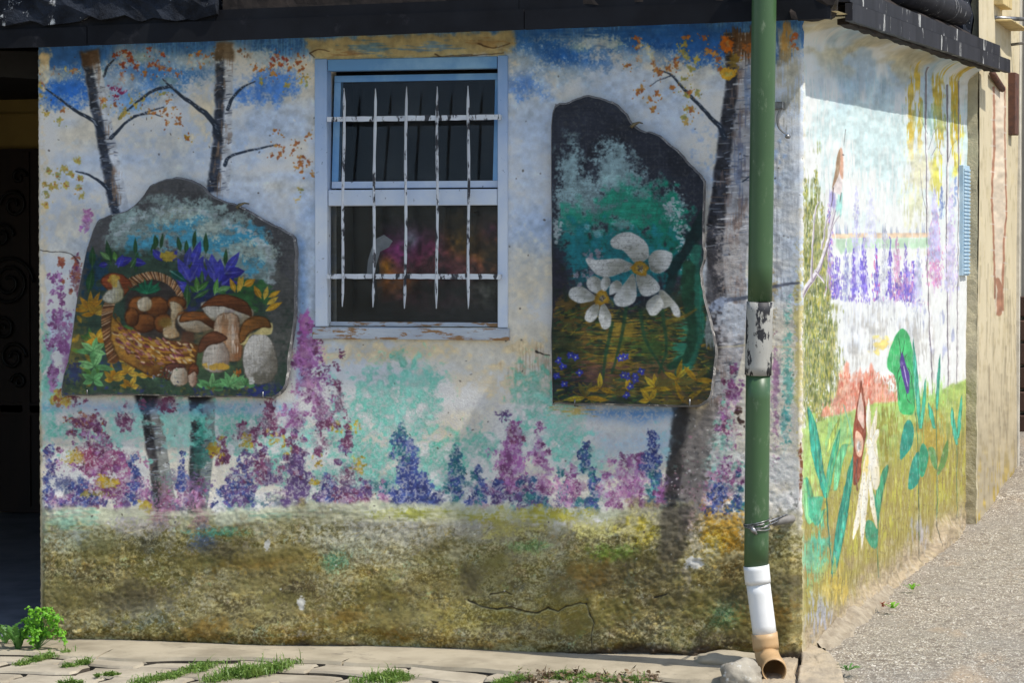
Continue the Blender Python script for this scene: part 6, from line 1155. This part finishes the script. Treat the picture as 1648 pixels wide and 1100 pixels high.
# ---------------------------------------------------------------- left: covered passage with an old door
M_yel = plain('yellow_ochre_wall', srgb(176, 150, 84), srgb(156, 132, 76), .9, 3)
M_door = plain('black_brown_door', srgb(46, 32, 26), srgb(34, 26, 22), .6, 10, stretch=(1, 1, .2))
M_iron = plain('black_wrought_iron', srgb(38, 36, 34), srgb(28, 27, 26), .5, 20, metal=.3)
M_pfloor = plain('grey_passage_floor', srgb(116, 120, 128), srgb(96, 100, 108), .8, 5, bs=.3)
pd = onY(30, 855, 0); YB = 4.6
ps = thing('covered_passage', 'dark covered passage with ochre back wall left of the painted house', 'passage', (XL-1.3, 0, -.06))
fl = mesh('passage_floor', [(XL-2.6, -.02, -.115), (XL+.1, -.02, -.06), (XL+.1, YB, .09), (XL-2.6, YB, .05)], [[0, 1, 2, 3]], M_pfloor, ps)
zd = onY(30, 240, YB).z
box('back_wall', (XL-2.6, YB, -.1), (XL+.3, YB+.2, 2.66), M_yel, ps)
box('ledge', (XL-2.6, YB-.03, onY(30, 187, YB).z), (XL+.3, YB-.001, onY(30, 183, YB).z), M_yel, ps)
box('side_wall', (XL-2.7, .0, -.2), (XL-2.601, YB, 2.7), M_yel, ps)
box('ceiling', (XL-2.6, -.02, 2.54), (XL+.01, YB, 2.64), M_dark, ps)
mesh('eave_shade_block', [onY(-90, 78, .3), onY(75, 84, .3), onY(75, 128, .3), onY(-90, 118, .3), onY(-90, 78, .6), onY(75, 84, .6), onY(75, 128, .6), onY(-90, 118, .6)], [[3, 2, 1, 0], [4, 5, 6, 7], [2, 3, 7, 6], [0, 1, 5, 4]], M_dark, ps)  # near-black block added in place of the shadow under the eave
dr = thing('carved_door', 'black door with wrought iron scrolls at the back of the dark passage', 'door', tuple(onY(10, 850, YB-.06)))
box('door_leaf', (XL-2.4, YB-.06, .06), (XL+.25, YB-.031, zd), M_door, dr)
for py in (655, 660, 850): box('door_rail', (XL-2.38, YB-.08, onY(30, py+8, YB).z), (XL+.24, YB-.062, onY(30, py-8, YB).z), M_door, dr)
xr = onY(44, 400, YB).x; box('door_stile', (xr, YB-.082, .1), (xr+.05, YB-.0625, zd-.02), M_door, dr)
def scroll(cx, cy, r, turns, flip):
    P = []
    for k in range(int(26*turns)):
        a = k/26*2*PI; rr_ = r*(1-k/(26*turns)*.85); c = onY(cx, cy, YB-.1); P.append(c+Vector((math.cos(a)*rr_*flip, 0, math.sin(a)*rr_)))
    tube('iron_scroll', P, .011, M_iron, dr, 6)
for cx, cy, r, t_, f_ in [(14, 455, .16, 2.4, 1), (22, 330, .09, 1.6, -1), (20, 575, .09, 1.6, 1), (2, 380, .08, 1.5, 1), (4, 530, .08, 1.5, -1), (30, 285, .05, 1.2, 1), (30, 615, .05, 1.2, -1)]: scroll(cx, cy, r, t_, f_)
# ---------------------------------------------------------------- foot of the corner: boulder, broken footing, mortar
def rock(name, c, r, seed, mat, parent=None, n=3, flat=.7):
    bm = bmesh.new(); bmesh.ops.create_icosphere(bm, subdivisions=n, radius=1)
    from mathutils import noise as mn
    for v in bm.verts:
        q = v.co*1.3+Vector((seed*3.1, 0, 0)); k = 1+.28*mn.noise(q)+.10*mn.noise(q*3)+.04*mn.noise(q*8); v.co = Vector((v.co.x*r[0], v.co.y*r[1], v.co.z*r[2]))*k+Vector(c)
    return from_bm(name, bm, mat, parent, True)
c = onG(1194, 1094); o = rock('boulder', (c.x, c.y, c.z+.012), (.085, .09, .066), 1, M_stone, n=4); tag(o, 'rounded grey boulder on the ground left of the drainpipe mouth', 'boulder')
c = onG(1160, 1072); o = rock('flat_stone', (c.x+.02, -.10, c.z+.0), (.16, .09, .045), 5, M_conc, n=4); tag(o, 'low flat lump of concrete behind the boulder at the foot of the wall', 'stone')
M_foot = plain('crumbling_footing', srgb(176, 160, 134), srgb(146, 134, 116), .95, 8, bs=.9, bscale=45, bd=.008, c3=srgb(190, 140, 104), thr3=(.62, .68), sc3=7)
def chunk(name, P, z0, z1, mat, label, cat, seed):
    from mathutils import noise as mn
    Q = spline(P, 6, True); W = [onG(a, b, z0) for a, b in Q]; n = len(W); cx = sum(v.x for v in W)/n; cy = sum(v.y for v in W)/n; V = []
    LV = [(1.0, z0-.08), (1.0, z1-.012), (.975, z1-.004)]+[(.94-.09*k, z1) for k in range(10)]
    for lev, (s, z) in enumerate(LV):
        for v in W:
            x, y = cx+(v.x-cx)*s, cy+(v.y-cy)*s; q = Vector((x*14, y*14, seed)); e = (.006*mn.noise(q)+.005*mn.noise(q*3.1)+.003*mn.noise(q*8)) if lev else 0
            V.append((x+.004*mn.noise(q*3+Vector((5, 0, 0))), y+.004*mn.noise(q*3+Vector((0, 5, 0))), ground_h(x, y)+z+e))
    F = []; m = len(LV)
    for r in range(m-1):
        for k in range(n): F.append([r*n+k, r*n+(k+1) % n, (r+1)*n+(k+1) % n, (r+1)*n+k])
    F.append([(m-1)*n+k for k in range(n)]); o = mesh(name, V, F, mat, None, True); return tag(o, label, cat)
chunk('broken_footing', [(1216, 1052), (1250, 1044), (1282, 1046), (1284, 1068), (1279, 1085), (1284, 1112), (1230, 1112), (1215, 1090)], -.01, .0, M_foot, 'cracked slab of footing directly under the drainpipe mouth', 'footing', 3)
chunk('broken_footing', [(1289, 1046), (1318, 1050), (1345, 1068), (1356, 1090), (1352, 1112), (1290, 1112), (1285, 1086), (1290, 1068)], .0, .022, M_foot, 'pinkish footing slab at the house corner, right of the crack', 'footing', 4)
M_mort = plain('pale_mortar', srgb(158, 146, 126), srgb(126, 114, 96), .95, 16, bs=.8, bscale=50, bd=.006)
V = []; F = []; K = 170; Rr = 9
from mathutils import noise as mn
for k in range(K+1):
    y = .30+(2.1-.30)*k/K; z = ground_h(0, y)-.02; e_ = min(1, k/14, (K-k)/40); wdt = (.035+.035*mn.noise(Vector((y*5, 0, 0)))+.02*mn.noise(Vector((y*19, 3, 0))))*e_+.01; hh = .030+.022*e_*(1+mn.noise(Vector((y*6, 7, 0))))
    for q in range(Rr):
        t = q/(Rr-1); x = .004+(wdt+.03)*t; zz_ = z+hh*(1-t)**.8; V.append((x+.010*mn.noise(Vector((y*30, t*4, 1)))*(q > 0), y+.008*mn.noise(Vector((y*30, t*4, 9))), zz_+(.012*mn.noise(Vector((y*22, t*5, 4)))+.006*mn.noise(Vector((y*60, t*12, 2))))*(q > 0)-(.02 if q == Rr-1 else 0)))
for k in range(K):
    for q in range(Rr-1): a = k*Rr+q; F.append([a, a+Rr, a+Rr+1, a+1])
mf = mesh('mortar_fillet', V, F, M_mort, None, True); tag(mf, 'ragged pale mortar fillet along the foot of the side wall near the corner', 'mortar fillet')
# loose stones on the road as one mass
V = []; F = []; rs = random.Random(12)
for k in range(5200):
    x = .05+rs.random()**1.3*1.5; y = -1.1+rs.random()*6.5; s = rs.uniform(.0022, .0065)*(1.5 if rs.random() < .04 else 1); z = roadh(x, y)+s*.3; a = rs.random()*6.28; b = len(V)
    for i in range(4): V.append((x+s*math.cos(a+i*PI/2)*rs.uniform(.7, 1.3), y+s*math.sin(a+i*PI/2)*rs.uniform(.7, 1.3), z-s*.3))
    V.append((x+rs.uniform(-.3, .3)*s, y, z+s*.6)); F += [[b+i, b+(i+1) % 4, b+4] for i in range(4)]
M_peb = plain('loose_grit', srgb(196, 188, 174), srgb(130, 122, 110), .9, 60, thr=(.45, .55))
o = mesh('loose_grit', V, F, M_peb); tag(o, 'loose pale grit scattered over the lane', 'grit', kind='stuff')
# ---------------------------------------------------------------- plants
def m_leaf(name, c, c2, tr=.35):
    m, n, p, l = new_mat(name); tc = nd(n, 'ShaderNodeTexCoord').outputs['Object']; col = mix(n, l, ramp(n, l, noise(n, l, tc, 30, 4), [(.35, 0.), (.65, 1.)]), c, c2); l.new(col, p.inputs['Base Color']); p.inputs['Roughness'].default_value = .5
    t = nd(n, 'ShaderNodeBsdfTranslucent'); l.new(col, t.inputs[0]); mx = nd(n, 'ShaderNodeMixShader'); mx.inputs[0].default_value = tr; out = n.nodes['Material Output']; l.new(p.outputs[0], mx.inputs[1]); l.new(t.outputs[0], mx.inputs[2]); l.new(mx.outputs[0], out.inputs[0]); return m
M_pars = m_leaf('bright_green_leaf', srgb(96, 160, 36), srgb(132, 190, 50)); M_fern = m_leaf('fresh_green_leaf', srgb(70, 116, 50), srgb(96, 140, 66)); M_grass = m_leaf('grass_blade', srgb(88, 124, 46), srgb(126, 150, 70)); M_dry = m_leaf('dry_leaf', srgb(134, 112, 84), srgb(96, 78, 58), .15); M_red = m_leaf('reddish_weed', srgb(130, 62, 50), srgb(150, 84, 60))
def frill(V, F, c, nrm, r, rs):
    # curly leaf: fan with wavy rim
    u = nrm.orthogonal().normalized(); v = nrm.cross(u); b = len(V); V.append(c); k = 7
    for i in range(k):
        a = i/k*2*PI; V.append(c+(u*math.cos(a)+v*math.sin(a))*r*rs.uniform(.7, 1.2)+nrm*r*rs.uniform(-.35, .5))
    for i in range(k): F.append([b, b+1+i, b+1+(i+1) % k])
rs = random.Random(21)
pc = onG(60, 1046); pr = thing('parsley_plant', 'bright green curly leaved plant growing at the foot of the wall by the dark passage', 'plant', (pc.x, pc.y, pc.z))
V = []; F = []; rc_ = Vector((pc.x, pc.y, pc.z)); tips = []
for k in range(44):
    a = rs.random()*6.28; e = rs.uniform(.04, .11)
    top = rc_+Vector((math.cos(a)*e*rs.uniform(.1, 1.35)+.012, math.sin(a)*e*.6, rs.uniform(.03, .165))); tips.append(top)
    for q in range(17): d = Vector((rs.gauss(0, 1), rs.gauss(0, 1), rs.gauss(.3, 1))).normalized(); frill(V, F, top+d*rs.uniform(.004, .024), (d+Vector((0, -.3, .5))).normalized(), rs.uniform(.005, .010), rs)
mesh('foliage', V, F, M_pars, pr); V = []; F = []
for t in tips:
    b = len(V); d = Vector((.0018, 0, 0)); V += [rc_-d, rc_+d, t+d*.6, t-d*.6]; F.append([b, b+1, b+2, b+3])
mesh('stem', V, F, M_fern, pr)
def serrated(V, F, base, ang, L, rise, w, rs):
    n = 9; P = []
    for i in range(n+1):
        t = i/n; c = base+Vector((math.cos(ang)*L*t, math.sin(ang)*L*t, rise*math.sin(t*2.0))); ww = w*math.sin(PI*min(1, t*.9+.08))*(1 if i % 2 else .45); s = Vector((-math.sin(ang), math.cos(ang), .25))
        P.append((c-s*ww, c, c+s*ww))
    b = len(V)
    for a_, c_, d_ in P: V += [a_, c_, d_]
    for i in range(n):
        q = b+i*3; F += [[q, q+1, q+4, q+3], [q+1, q+2, q+5, q+4]]
def weed(px, py, z, R, n, mat, label, name='weed', cat='weed', group=None, rise=1., w=.14, seed=1, dy=0):
    rs = random.Random(seed); b = onG(px, py); b.y += dy; V = []; F = []
    for k in range(n): serrated(V, F, b+Vector((rs.uniform(-.01, .01), rs.uniform(-.01, .01), 0)), k/n*6.28+rs.uniform(-.3, .3), R*rs.uniform(.6, 1.1), R*rise*rs.uniform(.5, 1.1), R*w*rs.uniform(.8, 1.2), rs)
    o = mesh(name, V, F, mat); o.data.transform(Matrix.Translation(-b)); o.location = b; return tag(o, label, cat, group)
weed(28, 1046, -.07, .11, 15, M_fern, 'jagged leaved weed spreading left of the bright green plant', seed=2, rise=.9)
weed(8, 1036, -.07, .10, 8, M_fern, 'pale jagged leaf rosette at the left edge of the photograph, in the passage mouth', seed=8, rise=1.1)
weed(1467, 950, .05, .05, 9, M_pars, 'small bright weed growing in the lane further along the side wall', seed=3, rise=.5)
weed(1436, 980, .035, .05, 9, M_pars, 'tiny green weed beside the reddish one by the side wall', seed=4, rise=.5)
weed(1422, 978, .035, .035, 8, M_red, 'tiny reddish weed by the side wall just past the mortar', seed=5, rise=.6)
weed(1364, 1080, .0, .06, 15, M_fern, 'star shaped weed beside the pink footing at the house corner', seed=6, rise=.4, w=.1)
def tuft(P, n, label, seed, hgt=.035, spread=.05, mat=M_grass, name='grass_tuft'):
    # blades along a crack of the paving
    rs = random.Random(seed); W = [onG(a, b) for a, b in P]; CL = [(rs.random()*(len(W)-1), rs.gauss(0, spread*1.0), rs.uniform(.35, 1.1)) for _ in range(max(4, n//40))]; V = []; F = []
    for k in range(n):
        cl = rs.choice(CL); t = min(len(W)-1.001, max(0, cl[0]+rs.gauss(0, .07))); i = int(t); p = W[i].lerp(W[min(i+1, len(W)-1)], t-i); p = p+Vector((rs.gauss(0, spread*.4), cl[1]+rs.gauss(0, spread*.35), 0)); p.z = ground_h(p.x, p.y)-.010; a = rs.random()*6.28; h = hgt*cl[2]*rs.uniform(.25, 1.0)*(2.0 if rs.random() < .07 else 1); lean = h*rs.uniform(.2, 1.2); d = Vector((math.cos(a), math.sin(a), 0)); s = Vector((-d.y, d.x, 0))*rs.uniform(.0012, .0026); b = len(V)
        V += [p-s, p+s, p+d*lean*.4+Vector((0, 0, h*.7))+s, p+d*lean*.4+Vector((0, 0, h*.7))-s, p+d*lean+Vector((0, 0, h))]; F += [[b, b+1, b+2, b+3], [b+3, b+2, b+4]]
        for _ in range(2):
            q = p+d*lean*rs.uniform(.2, 1)+Vector((rs.gauss(0, .006), rs.gauss(0, .006), h*rs.uniform(.3, .9))); b = len(V); e = Vector((rs.gauss(0, 1), rs.gauss(0, 1), .6)).normalized()*.006; V += [q, q+e+s*1.5, q+e*2, q+e-s*1.5]; F.append([b, b+1, b+2, b+3])
    o = mesh(name, V, F, mat); c = W[0].lerp(W[-1], .5); o.data.transform(Matrix.Translation(-c)); o.location = c; return tag(o, label, 'grass' if name == 'grass_tuft' else 'debris', kind='stuff')
tuft([(222, 1098), (262, 1090), (300, 1080), (335, 1070)], 1000, 'grass creeping up a paving joint, leftmost of the three larger tufts', 1, .03, .055)
tuft([(345, 1094), (380, 1084), (420, 1080), (455, 1074)], 1500, 'bushiest grass tuft, middle of the three larger ones in the paving', 2, .045, .06)
tuft([(570, 1098), (610, 1092), (655, 1090)], 700, 'grass tuft in the paving joint below the window, rightmost of the three larger ones', 3, .04, .05)
tuft([(100, 1074), (140, 1066)], 420, 'small grass tuft in a joint to the right of the jagged weed', 4, .025, .018)
tuft([(160, 1086), (188, 1084)], 200, 'scrap of grass in a joint left of the leftmost larger tuft', 5, .018, .01)
tuft([(100, 1098), (135, 1097)], 220, 'flat scrap of grass at the bottom edge of the photograph near the left corner', 6, .018, .01)
tuft([(30, 1070), (75, 1056), (110, 1050)], 500, 'thin grass in front of the bright green plant', 9, .025, .03)
tuft([(800, 1098), (880, 1090), (960, 1092), (1075, 1097)], 1200, 'thin grass among the dry leaves in front of the concrete strip', 7, .03, .03)
tuft([(840, 1096), (900, 1090), (960, 1086), (1050, 1092)], 160, 'brown dry stalks and leaf litter in front of the concrete strip', 8, .05, .03, M_dry, 'leaf_litter')
V = []; F = []; rs = random.Random(31)
for k in range(110):
    p = onG(830+rs.random()*235, 1084+rs.random()*20); p.z += rs.random()*.016; n_ = Vector((rs.gauss(0, .5), rs.gauss(0, .5), 1)).normalized(); frill(V, F, p, n_, rs.uniform(.005, .014), rs)
o = mesh('dry_leaves', V, F, M_dry); tag(o, 'scatter of brown dry leaves on the ground left of the boulder', 'leaves', kind='stuff')
weed(1630, 792, .27, .14, 26, M_grass, 'green clump of weeds at the far end of the cream wall', seed=7, rise=.8, w=.06)
print('built')
